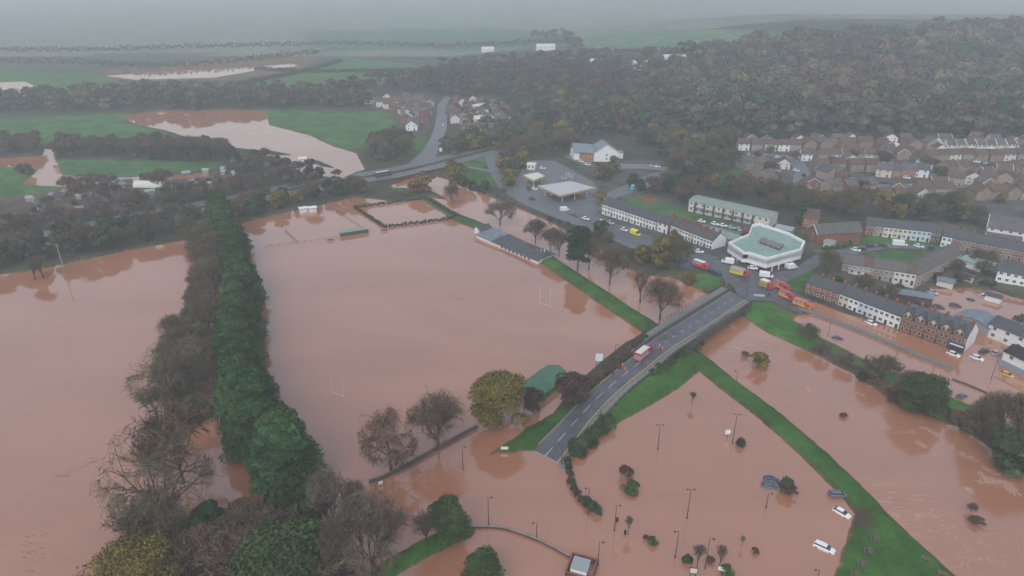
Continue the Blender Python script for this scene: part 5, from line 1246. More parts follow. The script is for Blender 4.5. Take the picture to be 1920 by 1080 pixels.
estate(322, [1540, 1572, 1606, 1636], -.05, [tan_wall, pinkish], [roof_brown, roof_red], 10, 9, 'brown-roofed house in the third row of the estate', 'third row of the estate')
estate(318, [1410, 1432], .5, [pinkish, tan_wall], [roof_grey], 11, 10, 'grey-roofed house beside the small green at the estate corner', 'houses beside the small green')
estate(345, [1425, 1450], .6, [brick, pinkish], [roof_grey], 11, 12, 'grey-roofed brick house below the small green', 'houses below the small green')
estate(338, [1560, 1580], .45, [pinkish, brick], [slate, roof_grey], 10, 9, 'dark-roofed angled house in the middle of the estate', 'angled houses in the middle', gable='y')
estate(362, [1570, 1600, 1632], .4, [pinkish, brick], [roof_grey], 11, 9, 'angled grey-roofed house at the lower left of the estate', 'lower left angled houses')
estate(333, [1655, 1672, 1700, 1725], -.35, [cream, tan_wall, brick_orange, W_], [roof_grey, slate], 10, 9, 'dark-roofed house around the crowded car court', 'houses around the car court')
estate(326, [1788, 1812, 1902, 1926], .4, [tan_wall, pinkish], [roof_brown], 10, 9, 'brown hipped house around the estate cul-de-sac', 'houses around the cul-de-sac')
estate(347, [1790, 1822, 1850, 1880], -.4, [pinkish, O_, tan_wall], [roof_brown, roof_red], 10, 9, 'brown-roofed house with white porch right of the car park', 'houses right of the car park', gable=['x', 'y'])
estate(368, [1738, 1770], -.02, [tan_wall, pinkish], [roof_brown], 13, 9, 'long brown-roofed house above the belt of bare trees', 'houses above the bare tree belt')
estate(375, [1843, 1872, 1900, 1928], .0, [tan_wall, pinkish], [roof_red, roof_brown], 11, 9, 'brown brick house in the lowest right row of the estate', 'lowest right row of the estate', gable=['y', 'x'])
estate(378, [1660, 1690], .0, [brick, tan_wall], [roof_brown], 9, 8, 'brick house half hidden by the bare trees below the car court', 'half hidden houses', s=.9)
# the rest of the estate: small detached houses between the rows
taken = [o.location.copy() for o in bpy.data.objects if o.type == 'EMPTY' and o.get('category') in ('house', 'building', 'hall')]
est = polyG([(1388, 268), (1560, 266), (1960, 268), (2000, 385), (1860, 392), (1660, 384), (1540, 372), (1420, 360), (1405, 340), (1425, 318)])
ro = [polyG(p) for p in ([(1430, 290), (1470, 294), (1495, 305), (1505, 325), (1500, 345)], [(1635, 290), (1650, 300), (1690, 318), (1760, 330), (1840, 322), (1930, 318)], [(1560, 345), (1640, 350), (1740, 348), (1820, 350)], [(1345, 332), (1380, 316), (1410, 330)])]
for g in scatter(None, 12.5, .22, world=est):
    if any((g - q).length < 10.5 for q in taken): continue
    if min(float(seg_dist(np.array([g.x]), np.array([g.y]), r_, False)[0][0]) for r_ in ro) < 9: continue
    taken.append(g); wm_ = RND.choice([tan_wall, pinkish, O_, brick_orange, tan_wall, W_, brick]); rm_ = RND.choice([roof_brown, roof_red, roof_brown, roof_grey])
    WN = {'tan_brick': 'tan', 'pinkish_render': 'pinkish', 'off_white': 'off-white', 'orange_brick': 'orange brick', 'white_paint': 'white', 'red_brick': 'red brick'}[wm_.name]; RN = {'brown_roof_tile': 'brown', 'red_brown_tile': 'reddish', 'grey_roof_tile': 'grey'}[rm_.name]
    house(g, RND.choice([0, 1.57, .2, -.25]) + RND.uniform(-.15, .15), RND.uniform(6.5, 8.5), RND.uniform(6.5, 8), RND.uniform(4.0, 4.9), RND.uniform(2.2, 3.0), wm_, rm_, 'small detached ' + WN + ' house with ' + RN + ' roof between the rows of the estate', 'detached houses of the estate', 'estate_house', win=2, gable=RND.choice(['x', 'y']), chim=0, trim=RND.choice([None, None, white_paint]))
# hamlet on the village road
estate(201, [712, 728, 744], .05, [O_, pinkish], [roof_brown], 8, 8, 'pale house at the far left of the hamlet', 'left hamlet row')
estate(198, [770, 785], .1, [W_, pinkish], [roof_grey], 10, 9, 'grey-roofed house left of the village road bend', 'houses left of the road bend')
estate(220, [762, 778], .4, [pinkish, pinkish], [roof_grey], 9, 9, 'dim grey house halfway up the left of the village road', 'left of the village road')
house(G(772, 245), .05, 9, 14, 4.5, 3.2, white_paint, slate, 'white gabled house left of the village road, nearest of the hamlet', name='house', gable='y', win=2)
house(G(795, 222), .1, 6, 7, 3.5, 2.2, brick_orange, roof_red, 'small orange brick house beside the village road', name='house', win=1)
estate(204, [880, 884], 1.4, [W_, brick], [roof_brown], 8, 8, 'brown-roofed house at the top right of the village road', 'top right of the village road')
estate(226, [878, 884, 892], 1.45, [pinkish, brick], [roof_brown], 7, 8, 'brown-roofed house halfway down the right of the village road', 'right of the village road')
house(G(900, 231), .5, 8, 7, 3.6, 2, white_paint, off_white, 'white-roofed outbuilding in the right half of the hamlet', name='outbuilding', win=1)
house(G(898, 205), .4, 12, 5, 3.0, 1.4, white_paint, off_white, 'long white roof at the top of the right hamlet', name='outbuilding', win=1)
house(G(915, 203), .0, 9, 6, 2.8, 1.4, galv, galv, 'grey barn right of the long white roof in the hamlet', name='barn', win=0, cat='barn')
estate(251, [884, 902, 918], .05, [O_, tan_wall], [roof_grey, roof_brown], 8, 8, 'low house in the nearest right row of the hamlet', 'nearest right row of the hamlet')
hr = polyG([(790, 306), (806, 285), (818, 262), (826, 240), (829, 215), (828, 198), (840, 182)])
for pts_, side in (([(700, 188), (800, 186), (812, 215), (800, 240), (745, 245), (738, 212), (700, 208)], 'left'), ([(848, 188), (960, 198), (985, 240), (930, 252), (850, 256)], 'right')):
    for g in scatter(None, 15.0, .25, world=polyG(pts_)):
        if any((g - q).length < 11 for q in taken) or float(seg_dist(np.array([g.x]), np.array([g.y]), hr, False)[0][0]) < 11: continue
        taken.append(g); wm_, WN = RND.choice([(tan_wall, 'tan'), (pinkish, 'pinkish'), (brick, 'red brick'), (O_, 'off-white')]); rm_, RN = RND.choice([(roof_brown, 'brown'), (roof_grey, 'grey'), (roof_red, 'reddish')])
        house(g, RND.choice([0, 1.57, .3]) + RND.uniform(-.15, .15), RND.uniform(7, 9), RND.uniform(6.5, 8), 4.4, 2.6, wm_, rm_, 'small ' + WN + ' cottage with ' + RN + ' roof on the ' + side + ' of the village road', 'cottages of the hamlet', 'cottage', win=2, gable=RND.choice(['x', 'y']), chim=0)
for px, py, w, d, h, lab in [(1024, 95, 26, 14, 6, 'bright white building in the far mist'), (915, 97, 18, 8, 4, 'long pale building in the far mist left of the bright one'), (1266, 128, 26, 14, 8, 'pale building in the mist at the top of the wood, left of two'), (1345, 128, 30, 16, 7, 'pale building in the mist at the top of the wood, right of two'), (1198, 136, 20, 10, 6, 'faint pinkish house in the misty wood left of the pale buildings'), (1118, 132, 14, 10, 6, 'faint whitish house deep in the valley wood'), (1372, 156, 22, 8, 5, 'faint white row of sheds inside the hillside wood'), (950, 134, 14, 8, 5, 'faint grey farmhouse deep in the valley wood')]:
    g = G(px, py); g.z += (4 if py > 100 and px > 1100 else 0)
    house(g, .1, w, d, h, 2.5, white_paint, off_white, lab, name='far_building', win=3, door=False, cat='building')
# allotment sheds, polytunnel, tents
mb = MB(); n = 10; rings = []
for k in range(2):
    rings.append([(-9 + 18 * k, 3.6 * math.cos(math.pi * j / n), 3.2 * math.sin(math.pi * j / n)) for j in range(n + 1)] )
for j in range(n): mb.face([rings[0][j], rings[1][j], rings[1][j + 1], rings[0][j + 1]][::-1], off_white)
mb.face(rings[0], off_white); mb.face(rings[1][::-1], off_white)
tag(mb.build('polytunnel', None, G(283, 349), -.08, True), 'white rounded polytunnel at the upper edge of the allotments', 'polytunnel')
sheds = [(55, 378, galv), (62, 380, galv), (108, 376, concrete), (148, 374, galv), (120, 366, slate_blue), (165, 372, concrete), (196, 380, galv), (185, 388, concrete), (205, 358, green_roof), (230, 352, concrete), (282, 365, green_roof), (300, 362, slate_blue), (318, 358, galv), (335, 360, concrete), (345, 350, galv), (360, 345, concrete), (328, 346, concrete), (222, 343, galv), (240, 346, tan_wall), (385, 325, green_roof), (417, 322, galv), (418, 328, galv), (440, 330, galv), (95, 372, concrete), (250, 375, tan_wall), (396, 350, concrete), (372, 352, tan_wall), (150, 398, concrete), (70, 392, galv), (305, 350, concrete), (350, 330, concrete), (450, 325, concrete)]
for px, py, m_ in sheds:
    g = G(px, py); w = RND.uniform(2.5, 5)
    house(g, RND.uniform(-.6, .6), w, RND.uniform(2.5, 4), 2.0, .8, m_, RND.choice([concrete, galv, m_, slate]), 'small ' + {'white_paint': 'white', 'galvanised_metal': 'grey metal', 'off_white': 'off-white', 'concrete': 'grey', 'slate_blue': 'blue-grey', 'green_roof_felt': 'green', 'tan_brick': 'tan'}[m_.name] + ' allotment shed in the muddy plots above the left flood', 'allotment sheds', 'allotment_shed', win=0, door=False, cat='shed')
house(G(568, 305), .3, 5, 4, 2.4, 1, W_, O_, 'tiny white hut in the trees above the dual carriageway', name='hut', win=0, cat='hut')
# garden sheds and conservatories behind terraces
for px, py, lab in [(1702, 462, 'pale garden wall unit in front of the terrace above the crescent')]: pass
# ------------------------------------------------------------------ vehicles
def paint(name, c): return mat('paint_' + name, c, .35, spec=.6)
PW, PS, PB, PR, PD, PBL, PY = paint('white', (.75, .76, .78)), paint('silver', (.42, .44, .46)), paint('black', (.025, .028, .035)), paint('red', (.40, .02, .02)), paint('dark_blue', (.03, .045, .09)), paint('blue', (.05, .18, .45)), paint('yellow', (.75, .70, .03))
FIRE_R, FIRE_Y, PORANGE = paint('fire_red', (.46, .035, .03)), mat('checker_yellow', (.62, .50, .06), .5), paint('orange', (.60, .17, .03))
lamp_red = mat('tail_lamp', (.45, .02, .02), .3); lamp_w = mat('head_lamp', (.8, .8, .78), .2); blue_lamp = mat('blue_lamp', (.03, .10, .7), .3)
def ring(x, hw, z0, z1, c=.12):
    return [(x, -hw, z0), (x, hw, z0), (x, hw, z1 - c), (x, hw - c, z1), (x, -hw + c, z1), (x, -hw, z1 - c)]
def car_parts(kind):
    k = ('car', kind)
    if k in MATS: return MATS[k]
    est = kind == 'estate'; L = 4.6 if est else 4.2
    def body(m):
        kk = ('carbody', kind, m.name)
        if kk not in MATS:
            mb = MB(); h = L / 2
            mb.loft([ring(-h, .72, .35, .80), ring(-h + .25, .86, .22, .95), ring(-h + 1.0, .90, .2, .98), ring(h - 1.3, .90, .2, .95), ring(h - .35, .84, .22, .80), ring(h, .68, .35, .62)], m)
            mb.build
            r0, r1 = (-h + .35, h - 1.75) if est else (-h + .85, h - 1.75)
            mb.loft([ring(r0, .60, 1.36, 1.42, .03), ring((r0 + r1) / 2, .66, 1.42, 1.48, .03), ring(r1, .60, 1.38, 1.44, .03)], m)
            MATS[kk] = mb.mesh('body', False)
        return MATS[kk]
    h = L / 2; mb = MB(); r0, r1 = (-h + .35, h - 1.75) if est else (-h + .85, h - 1.75)
    mb.loft([ring(r0 - (.15 if est else .6), .80, .90, .97, .03), ring(r0, .66, .92, 1.39, .05), ring(r1, .66, .92, 1.40, .05), ring(r1 + .75, .80, .88, .95, .03)], glass)
    gl = mb.mesh('windows')
    mb = MB(); mb.tube((0, -.1, 0), (0, .1, 0), .32, .32, black, 12); mb.tube((0, -.11, 0), (0, .11, 0), .17, .17, galv, 8); wh = mb.mesh('wheel')
    mb = MB(); mb.box(-.05, .06, -.16, .16, -.07, .07, lamp_w); hl = mb.mesh('headlight')
    mb = MB(); mb.box(-.06, .05, -.14, .14, -.09, .09, lamp_red); tl = mb.mesh('tail_light')
    MATS[k] = (body, gl, wh, hl, tl, h); return MATS[k]
def heading(px, py, dx, dy):
    a, b = G(px, py), G(px + dx, py + dy); d = b - a; return math.atan2(d.y, d.x)
def car(g, rz, m, label, group=None, kind='hatch', tilt=0.0, name='car', full=True):
    body, gl, wh, hl, tl, h = car_parts(kind)
    e = empty(name, g, rz, label, 'car', group)
    if tilt: e.rotation_euler = (0, tilt, rz)
    mesh_obj('body', body(m), e); mesh_obj('windows', gl, e)
    if full:
        for x in (-h + .8, h - .85):
            for y in (-.80, .80): mesh_obj('wheel', wh, e, (x, y, .32))
        for y in (-.55, .55): mesh_obj('headlight', hl, e, (h - .10, y, .62)); mesh_obj('tail_light', tl, e, (-h + .06, y, .78))
    return e
def car_px(px, py, dx, dy, m, label, sink=0.0, group=None, kind='hatch', tilt=0.0, name='car', dz=.2, full=True):
    g = G(px, py); g.z = g.z + dz - sink if g.z > .05 else -sink
    return car(g, heading(px, py, dx, dy), m, label, group, kind, tilt, name, full)
def van_px(px, py, dx, dy, m, label, L=5.4, hgt_=2.3, sink=0.0, dz=.2, group=None, box_m=None, roof_m=None, cat='van', name='van', z=None):
    g = G(px, py) if z is None else P(px, py, z)
    if z is None: g.z = g.z + dz - sink if g.z > .05 else -sink
    a = heading(px, py, dx, dy); e = empty(name, g, a, label, cat, group); h = L / 2
    mb = MB(); mb.loft([ring(-h, .92, .35, hgt_ - .05), ring(-h + .1, .98, .3, hgt_), ring(h - 1.9, .98, .3, hgt_), ring(h - 1.5, .95, .3, hgt_ - .12)], box_m or m)
    mb.loft([ring(h - 1.51, .95, .3, 1.30), ring(h - .35, .92, .3, 1.2), ring(h, .8, .35, .85)], m)
    mb.build('body', e)
    mb = MB(); mb.loft([ring(h - 1.52, .90, 1.28, hgt_ - .14, .05), ring(h - .65, .86, 1.20, 1.26, .03)], glass); mb.build('windscreen', e)
    if roof_m: mb = MB(); mb.box(-h + .15, h - 2.0, -.88, .88, hgt_ + .005, hgt_ + .05, roof_m); mb.build('roof_panel', e)
    wh = car_parts('hatch')[2]
    for x in (-h + 1.0, h - 1.0):
        for y in (-.86, .86): mesh_obj('wheel', wh, e, (x, y, .33))
    return e
def fire_engine(g, rz, label, body_m=FIRE_R, rear_m=FIRE_R, roof_m=None, L=7.8, stripe=FIRE_Y, ladder=True):
    e = empty('fire_engine', g, rz, label, 'fire engine', 'fire engines at the flooded junction'); h = L / 2
    mb = MB(); mb.loft([ring(h - 1.9, 1.2, .45, 2.75), ring(h - .5, 1.2, .45, 2.7), ring(h, 1.12, .5, 1.6)], body_m); mb.build('cab', e)
    mb = MB(); mb.loft([ring(h - .49, 1.05, 1.6, 2.55, .1), ring(h - .05, 1.05, 1.55, 1.68, .03)], glass)
    for y in (-1.22, 1.18): mb.box(h - 1.7, h - .8, y, y + .04, 1.6, 2.3, glass)
    mb.build('windscreen', e)
    mb = MB(); mb.box(-h, h - 2.0, -1.22, 1.22, .45, 2.9, rear_m); mb.build('body', e)
    mb = MB(); mb.box(-h - .02, h - 2.1, -1.25, -1.225, 1.0, 1.5, stripe); mb.box(-h - .02, h - 2.1, 1.225, 1.25, 1.0, 1.5, stripe)
    for k in range(6):
        y0 = -1.2 + k * .4; mb.box(-h - .03, -h - .005, y0, y0 + .2, .6, 2.2, stripe)
    mb.build('checker_stripe', e)
    nb = max(2, int((L - 2.6) / 1.5)); mb = MB(); mb.box(-.62, .62, -.02, .02, 0, 1.15, galv)
    for q_ in range(5): mb.box(-.62, .62, -.035, .035, .1 + q_ * .22, .14 + q_ * .22, PS)
    sm = mb.mesh('locker_shutter')
    for q_ in range(nb):
        for y in (-1.235, 1.235): mesh_obj('locker_shutter', sm, e, (-h + .9 + q_ * 1.5, y, 1.58))
    mb = MB(); mb.box(h - .02, h + .05, -.95, .95, .55, .85, dark_metal); mb.box(h - .02, h + .04, -1.0, -.7, .9, 1.1, lamp_w); mb.box(h - .02, h + .04, .7, 1.0, .9, 1.1, lamp_w); mb.build('bumper', e)
    mb = MB(); mb.box(-h + .2, h - 2.2, -1.05, 1.05, 2.91, 2.98, roof_m or galv); mb.build('roof_deck', e)
    if ladder:
        mb = MB()
        for y in (-.7, -.2): mb.box(-h + .3, h - 1.4, y - .05, y + .05, 3.12, 3.24, galv)
        for k in range(12): mb.box(-h + .5 + k * .45, -h + .58 + k * .45, -.65, -.25, 3.14, 3.2, galv)
        for x in (-h + .6, h - 2.4): mb.box(x, x + .1, -.75, -.15, 2.98, 3.12, dark_metal)
        mb.build('ladder', e)
    mb = MB(); mb.box(h - 1.2, h - .8, -.9, -.2, 2.74, 2.92, blue_lamp); mb.box(h - 1.2, h - .8, .2, .9, 2.74, 2.92, blue_lamp); mb.build('blue_light_bar', e)
    mb = MB(); mb.tube((0, -.16, 0), (0, .16, 0), .5, .5, black, 14); mb.tube((0, -.17, 0), (0, .17, 0), .25, .25, galv, 8); wm = mb.mesh('wheel')
    for x in (-h + 1.5, h - 1.5):
        for y in (-1.05, 1.05): mesh_obj('wheel', wm, e, (x, y, .5))
    return e
# on the bridge approach
rd = (FL[32] - FL[30]); rh = math.atan2(rd.y, rd.x)
q = P(1206, 668, 4.35)
fire_engine(q, rh, 'red fire engine with white roof crates parked on the bridge approach', roof_m=off_white, stripe=paint('silver', (.42, .44, .46)), L=8.2, ladder=False)
fe = bpy.data.objects[-1] if False else None
for px, py, dx, dy, lab, b, r, rf, st_, lad, L in [
 (1314, 503, 24, 8, 'long red fire engine parked leftmost on the riverside road', FIRE_R, FIRE_R, PW, FIRE_R, False, 7.5),
 (1386, 516, 22, 8, 'red and yellow fire engine in the middle of the junction', FIRE_R, FIRE_Y, PS, FIRE_Y, True, 7.6),
 (1437, 540, 14, 8, 'white-roofed yellow and red fire engine below the white van', FIRE_R, FIRE_Y, PW, FIRE_R, False, 5.5),
 (1464, 543, 18, 9, 'bright red fire engine nearest the small green', FIRE_R, FIRE_R, FIRE_R, FIRE_Y, True, 7.0),
 (1475, 561, 18, 9, 'red fire engine with chequered yellow rear below the bright red one', FIRE_R, FIRE_R, FIRE_R, FIRE_Y, True, 6.6),
 (1504, 577, 20, 8, 'orange and red fire engine standing at the flood edge', PORANGE, FIRE_R, PORANGE, FIRE_Y, False, 7.4)]:
    g = G(px, py); g.z += .2; fire_engine(g, heading(px, py, dx, dy), lab, b, r, rf, L, st_, lad)
van_px(1340, 514, 22, 8, PD, 'dark open-backed truck parked in front of the long red engine', L=6.0, hgt_=1.7, cat='truck', name='truck')
van_px(1364, 494, -20, -3, PW, 'white van parked at the left corner of the store', L=5.2)
van_px(1436, 520, 20, 4, PW, 'white van parked in front of the store above the fire engines', L=5.6)
van_px(1484, 504, 20, -4, PW, 'white van parked by the store entrance on its right side', L=5.0)
car_px(1411, 505, 10, 2, PW, 'small white car between store corner and junction')
van_px(1191, 441, 22, 8, PY, 'bright yellow ambulance on the terrace road', L=5.6, hgt_=2.5, cat='ambulance', name='ambulance', box_m=PY)
van_px(1059, 396, 20, -2, PW, 'white van on the road below the petrol station', L=5.2)
van_px(1193, 355, 24, -6, PBL, 'long white van with bright blue side on the side road', L=8.0, hgt_=2.8, box_m=paint('sky_blue', (.10, .42, .62)), roof_m=PW)
e = van_px(720, 331, 38, -7, PD, 'articulated lorry with white roof on the dual carriageway', L=11, hgt_=3.2, box_m=brick_dark, roof_m=PW, cat='lorry', name='lorry')
van_px(584, 360, 20, -4, PW, 'white van driving along the near carriageway on the left', L=5.0)
van_px(827, 284, 3, -12, PW, 'white van at the lower end of the village road', L=5.0, hgt_=2.6)
van_px(1680, 276, 20, 0, PW, 'white lorry at the top of the housing estate', L=6, hgt_=2.6, cat='lorry', name='lorry')
van_px(1686, 461, 24, 2, PW, 'large white van parked on the crescent green road', L=6.5, hgt_=2.6)
# cars
car_px(1545, 1028, 40, 16, PW, 'long white estate car half submerged by the grass bank at the bottom', .35, kind='estate')
car_px(1578, 962, 28, 14, PW, 'small white car half submerged below the grass bank', .5)
car_px(1571, 930, 34, -6, paint('grey_blue', (.10, .13, .17)), 'dark blue car nosing onto the grass bank beside the white one', .05, kind='estate')
car_px(1443, 912, 30, 6, paint('slate_blue', (.06, .09, .14)), 'dark car submerged to its windows beside the olive bush', .55)
car_px(1447, 900, 30, 6, PD, 'dark car touching the submerged one by the olive bush', .6)
for px, py, dx, dy, m, lab, s in [(1633, 607, 18, 7, PW, 'white car half sunk in front of the lilac house', .3), (1831, 672, 22, 8, PW, 'white car in the flood nearest the white gable wall', .35), (1845, 660, 22, -8, PD, 'dark blue car behind the white one near the white gable wall', .3), (1868, 662, 18, -7, PS, 'silver-roofed car at the end of the white gable wall', .4), (1787, 665, 20, 8, PW, 'white car in front of the blue shop front', .35),
    (1571, 635, 20, 4, PD, 'dark car roof in the flooded riverside lawn', .75), (1803, 744, 22, -10, paint('grey_blue', (.10, .13, .17)), 'dark grey car in the flood beside the olive-green bank tree', .4), (1888, 702, 22, 8, paint('yellow_car', (.62, .40, .03)), 'yellow car almost submerged by the black-roofed building', .65), (1766, 722, 12, 4, PW, 'white car tail poking from behind the bank tree', .5),
    (1791, 574, 18, 3, PD, 'dark car floating in the flooded yard, larger one', .35), (1760, 577, 14, 3, PB, 'dark car at the left edge of the flooded yard', .3), (1748, 550, 14, 5, PS, 'silver car parked at the corner of the flooded yard', .1), (1843, 555, 8, 6, PW, 'tiny white vehicle roof in the flooded yard', .7), (1822, 563, 10, 3, PD, 'mostly submerged dark car in the middle of the yard', .95)]:
    car_px(px, py, dx, dy, m, lab, s)
grp = 'cars parked around the town'
for px, py, dx, dy, m, lab in [(1128, 418, 16, 4, PW, 'white car on the terrace road, leftmost of two'), (1144, 420, 16, 4, PS, 'silver car right of the leftmost white one on the terrace road'), (1170, 433, 16, 6, PW, 'white car just left of the yellow ambulance'), (1310, 474, 14, 2, PW, 'white car in front of the second dark terrace'), (1098, 412, 12, 3, PW, 'white car on the roundabout below the canopy'),
    (1315, 417, 14, 3, PW, 'pale car in the row in front of the flats, first from left'), (1340, 422, 14, 3, PW, 'white car in the row in front of the flats, second'), (1355, 425, 16, 3, PW, 'white van-like car in the row in front of the flats, third'), (1371, 429, 14, 3, PS, 'silver car in the row in front of the flats, fourth'), (1385, 432, 8, 10, PS, 'blue-grey car in the row in front of the flats, fifth'), (1399, 434, 14, 2, PR, 'red car at the right end of the row by the flats'),
    (1604, 471, 12, 3, PW, 'white car at the left tip of the crescent'), (1616, 470, 12, -1, PB, 'black car on the crescent left of the large white van'), (1632, 464, 14, -2, PB, 'second black car on the crescent left of the large white van'), (1655, 463, 14, 1, PD, 'dark car just left of the large white van on the crescent'), (1722, 464, 16, 4, PW, 'white hatchback right of the large white van'), (1747, 469, 16, 5, PD, 'dark car at the right end of the crescent'),
    (1816, 478, 14, 1, PBL, 'blue car in front of the long brick terrace'), (1849, 478, 14, 2, PD, 'dark blue car right of the blue one by the brick terrace'), (1868, 488, 14, 4, PBL, 'blue car behind the white house at the right edge'), (1884, 413, 14, -2, PW, 'white van on the lane behind the white hall'),
    (1073, 290, 14, 0, PW, 'white car left of the white gabled building'), (1083, 298, 12, 3, PW, 'small white car below the brick wing of the gabled building'), (1090, 304, 12, 4, PW, 'white car beside the brick wing of the gabled building'), (1101, 310, 14, 3, PW, 'large white car in front of the brick wing'), (1138, 315, 14, 0, PW, 'white car in front of the white gable'), (1163, 322, 8, 8, PB, 'dark car right of the gabled building'),
    (1232, 314, 16, 2, PW, 'white car on the far lane right of the gabled building'), (1222, 313, 14, 2, PS, 'silver car left of the white one on the far lane'), (1278, 233, 10, 3, PW, 'white car at the edge of the hillside wood'), (1308, 272, 8, 8, PD, 'dark car on the grey road by the wood'),
    (969, 314, 14, 2, PW, 'white car left of the white kiosk'), (1017, 317, 14, 2, PW, 'white car right of the white kiosk'), (1055, 336, 14, 3, PS, 'silver car beside the row of white posts'), (1002, 356, 12, 3, PW, 'white car at the left end of the large canopy'), (946, 358, 12, 8, PB, 'dark car on the road left of the forecourt'), (998, 375, 12, 3, PB, 'black car on the forecourt below the canopy'), (992, 356, 10, 8, PD, 'dark car at the left of the large canopy'),
    (1040, 372, 12, 3, PD, 'dark car under the near edge of the canopy'), (1075, 370, 12, 3, PB, 'black car under the right part of the canopy'), (1092, 372, 12, -3, PR, 'red car under the right end of the canopy')]:
    car_px(px, py, dx, dy, m, lab, 0, grp)
CN = {'paint_white': 'white', 'paint_silver': 'silver', 'paint_dark_blue': 'dark blue', 'paint_red': 'red', 'paint_black': 'black'}
for k, (px, py) in enumerate([(1412, 353), (1436, 292), (1492, 321), (1457, 296), (1530, 360), (1540, 362), (1557, 360), (1600, 338), (1612, 356), (1658, 317), (1676, 320), (1685, 322), (1712, 348), (1728, 350), (1752, 347), (1700, 335), (1666, 307), (1722, 323), (1733, 316), (1689, 305), (1847, 320), (1866, 321), (1831, 305), (1848, 308), (1918, 303), (1787, 341), (1797, 334), (1776, 352), (1815, 345), (1856, 352), (1846, 290), (1805, 286), (1640, 330), (1590, 331), (1545, 289), (1425, 296), (1905, 350), (1660, 345), (1552, 301), (1583, 300), (1705, 278)]):
    m_ = RND.choice([PW, PW, PW, PS, PD, PR, PB, PW])
    car_px(px, py, 14, RND.uniform(-4, 5), m_, 'small ' + CN[m_.name] + ' car parked between the houses of the misty estate', 0, 'cars parked in the estate', full=False)
for k, (px, py) in enumerate([(831, 236), (833, 222), (836, 212), (838, 247), (836, 203)]):
    car_px(px, py, 2, -10, (PW, PS, PD, PR, PB)[k], 'small ' + CN[(PW, PS, PD, PR, PB)[k].name] + ' car parked on the village road', 0, 'cars on the village road', full=False)

# ------------------------------------------------------------------ people on the bridge road
def person(loc, rz, label, col=orange_hiviz, lean=0.0, stride=.15):
    e = empty('person', loc, rz, label, 'person', 'rescue workers in orange')
    V = {'p': (0, 0, .95), 'c': (lean * .4, 0, 1.22), 'n': (lean * .7, 0, 1.46), 'h': (lean, 0, 1.60), 't': (lean, 0, 1.74),
         'ls': (lean * .6, .2, 1.42), 'le': (lean * .6 + .08, .30, 1.14), 'lh': (lean * .6 + .28, .26, 1.0), 'rs': (lean * .6, -.2, 1.42), 're': (lean * .6 - .05, -.3, 1.14), 'rh': (lean * .6 + .08, -.3, .9),
         'lk': (stride * .5, .11, .5), 'lf': (stride, .12, .06), 'lt': (stride + .2, .13, .04), 'rk': (-stride * .3, -.11, .5), 'rf': (-stride, -.12, .06), 'rt': (-stride + .2, -.13, .04), 'lp': (0, .1, .9), 'rp': (0, -.1, .9)}
    R = dict(p=.15, c=.17, n=.07, h=.11, t=.09, ls=.09, le=.06, lh=.05, rs=.09, re=.06, rh=.05, lk=.075, lf=.055, lt=.045, rk=.075, rf=.055, rt=.045, lp=.11, rp=.11)
    E = [('p', 'c'), ('c', 'n'), ('n', 'h'), ('h', 't'), ('c', 'ls'), ('ls', 'le'), ('le', 'lh'), ('c', 'rs'), ('rs', 're'), ('re', 'rh'), ('p', 'lp'), ('lp', 'lk'), ('lk', 'lf'), ('lf', 'lt'), ('p', 'rp'), ('rp', 'rk'), ('rk', 'rf'), ('rf', 'rt')]
    ks = list(V); me = bpy.data.meshes.new('body'); me.from_pydata([V[k] for k in ks], [(ks.index(a), ks.index(b)) for a, b in E], [])
    o = mesh_obj('body', me, e); mod = o.modifiers.new('skin', 'SKIN')
    for i, k in enumerate(ks):
        me.skin_vertices[0].data[i].radius = (R[k], R[k]); me.skin_vertices[0].data[i].use_root = (k == 'p')
    o.modifiers.new('sub', 'SUBSURF').levels = 1; o.modifiers['sub'].render_levels = 1; me.materials.append(col)
    mb = MB(); hx, hz = lean, 1.66
    mb.loft([[(hx + r * math.cos(t), r * math.sin(t), z) for t in [2 * math.pi * j / 8 for j in range(8)]] for r, z in ((.14, hz), (.14, hz + .06), (.10, hz + .13), (.03, hz + .16))], PW); mb.build('helmet', e)
    mb = MB(); mb.loft([[(hx + .06 + r * .6 * math.cos(t), r * math.sin(t), z) for t in [2 * math.pi * j / 8 for j in range(8)]] for r, z in ((.04, 1.52), (.09, 1.58), (.09, 1.65))], skin); mb.build('face', e)
    return e
for px, py, z, rz, lab, ln in [(1167, 690, 3.9, 1.0, 'person in orange at the left kerb behind the fire engine', 0), (1173, 699, 3.8, 2.4, 'person in orange bending in the lane behind the fire engine', .3), (1235, 655, 4.4, .4, 'person in orange leaning in the right lane beside the fire engine, left of two', .3), (1242, 660, 4.45, 3.0, 'person in orange at the right lane beside the fire engine, right of two', .1)]:
    person(P(px, py, z), rz, lab, lean=ln)
for px, py in [(1440, 556), (1446, 559), (1448, 522), (1400, 516)]:
    g = G(px, py); g.z += .15; person(g, RND.uniform(0, 6), 'person in dark clothes standing near the fire engines', PB)

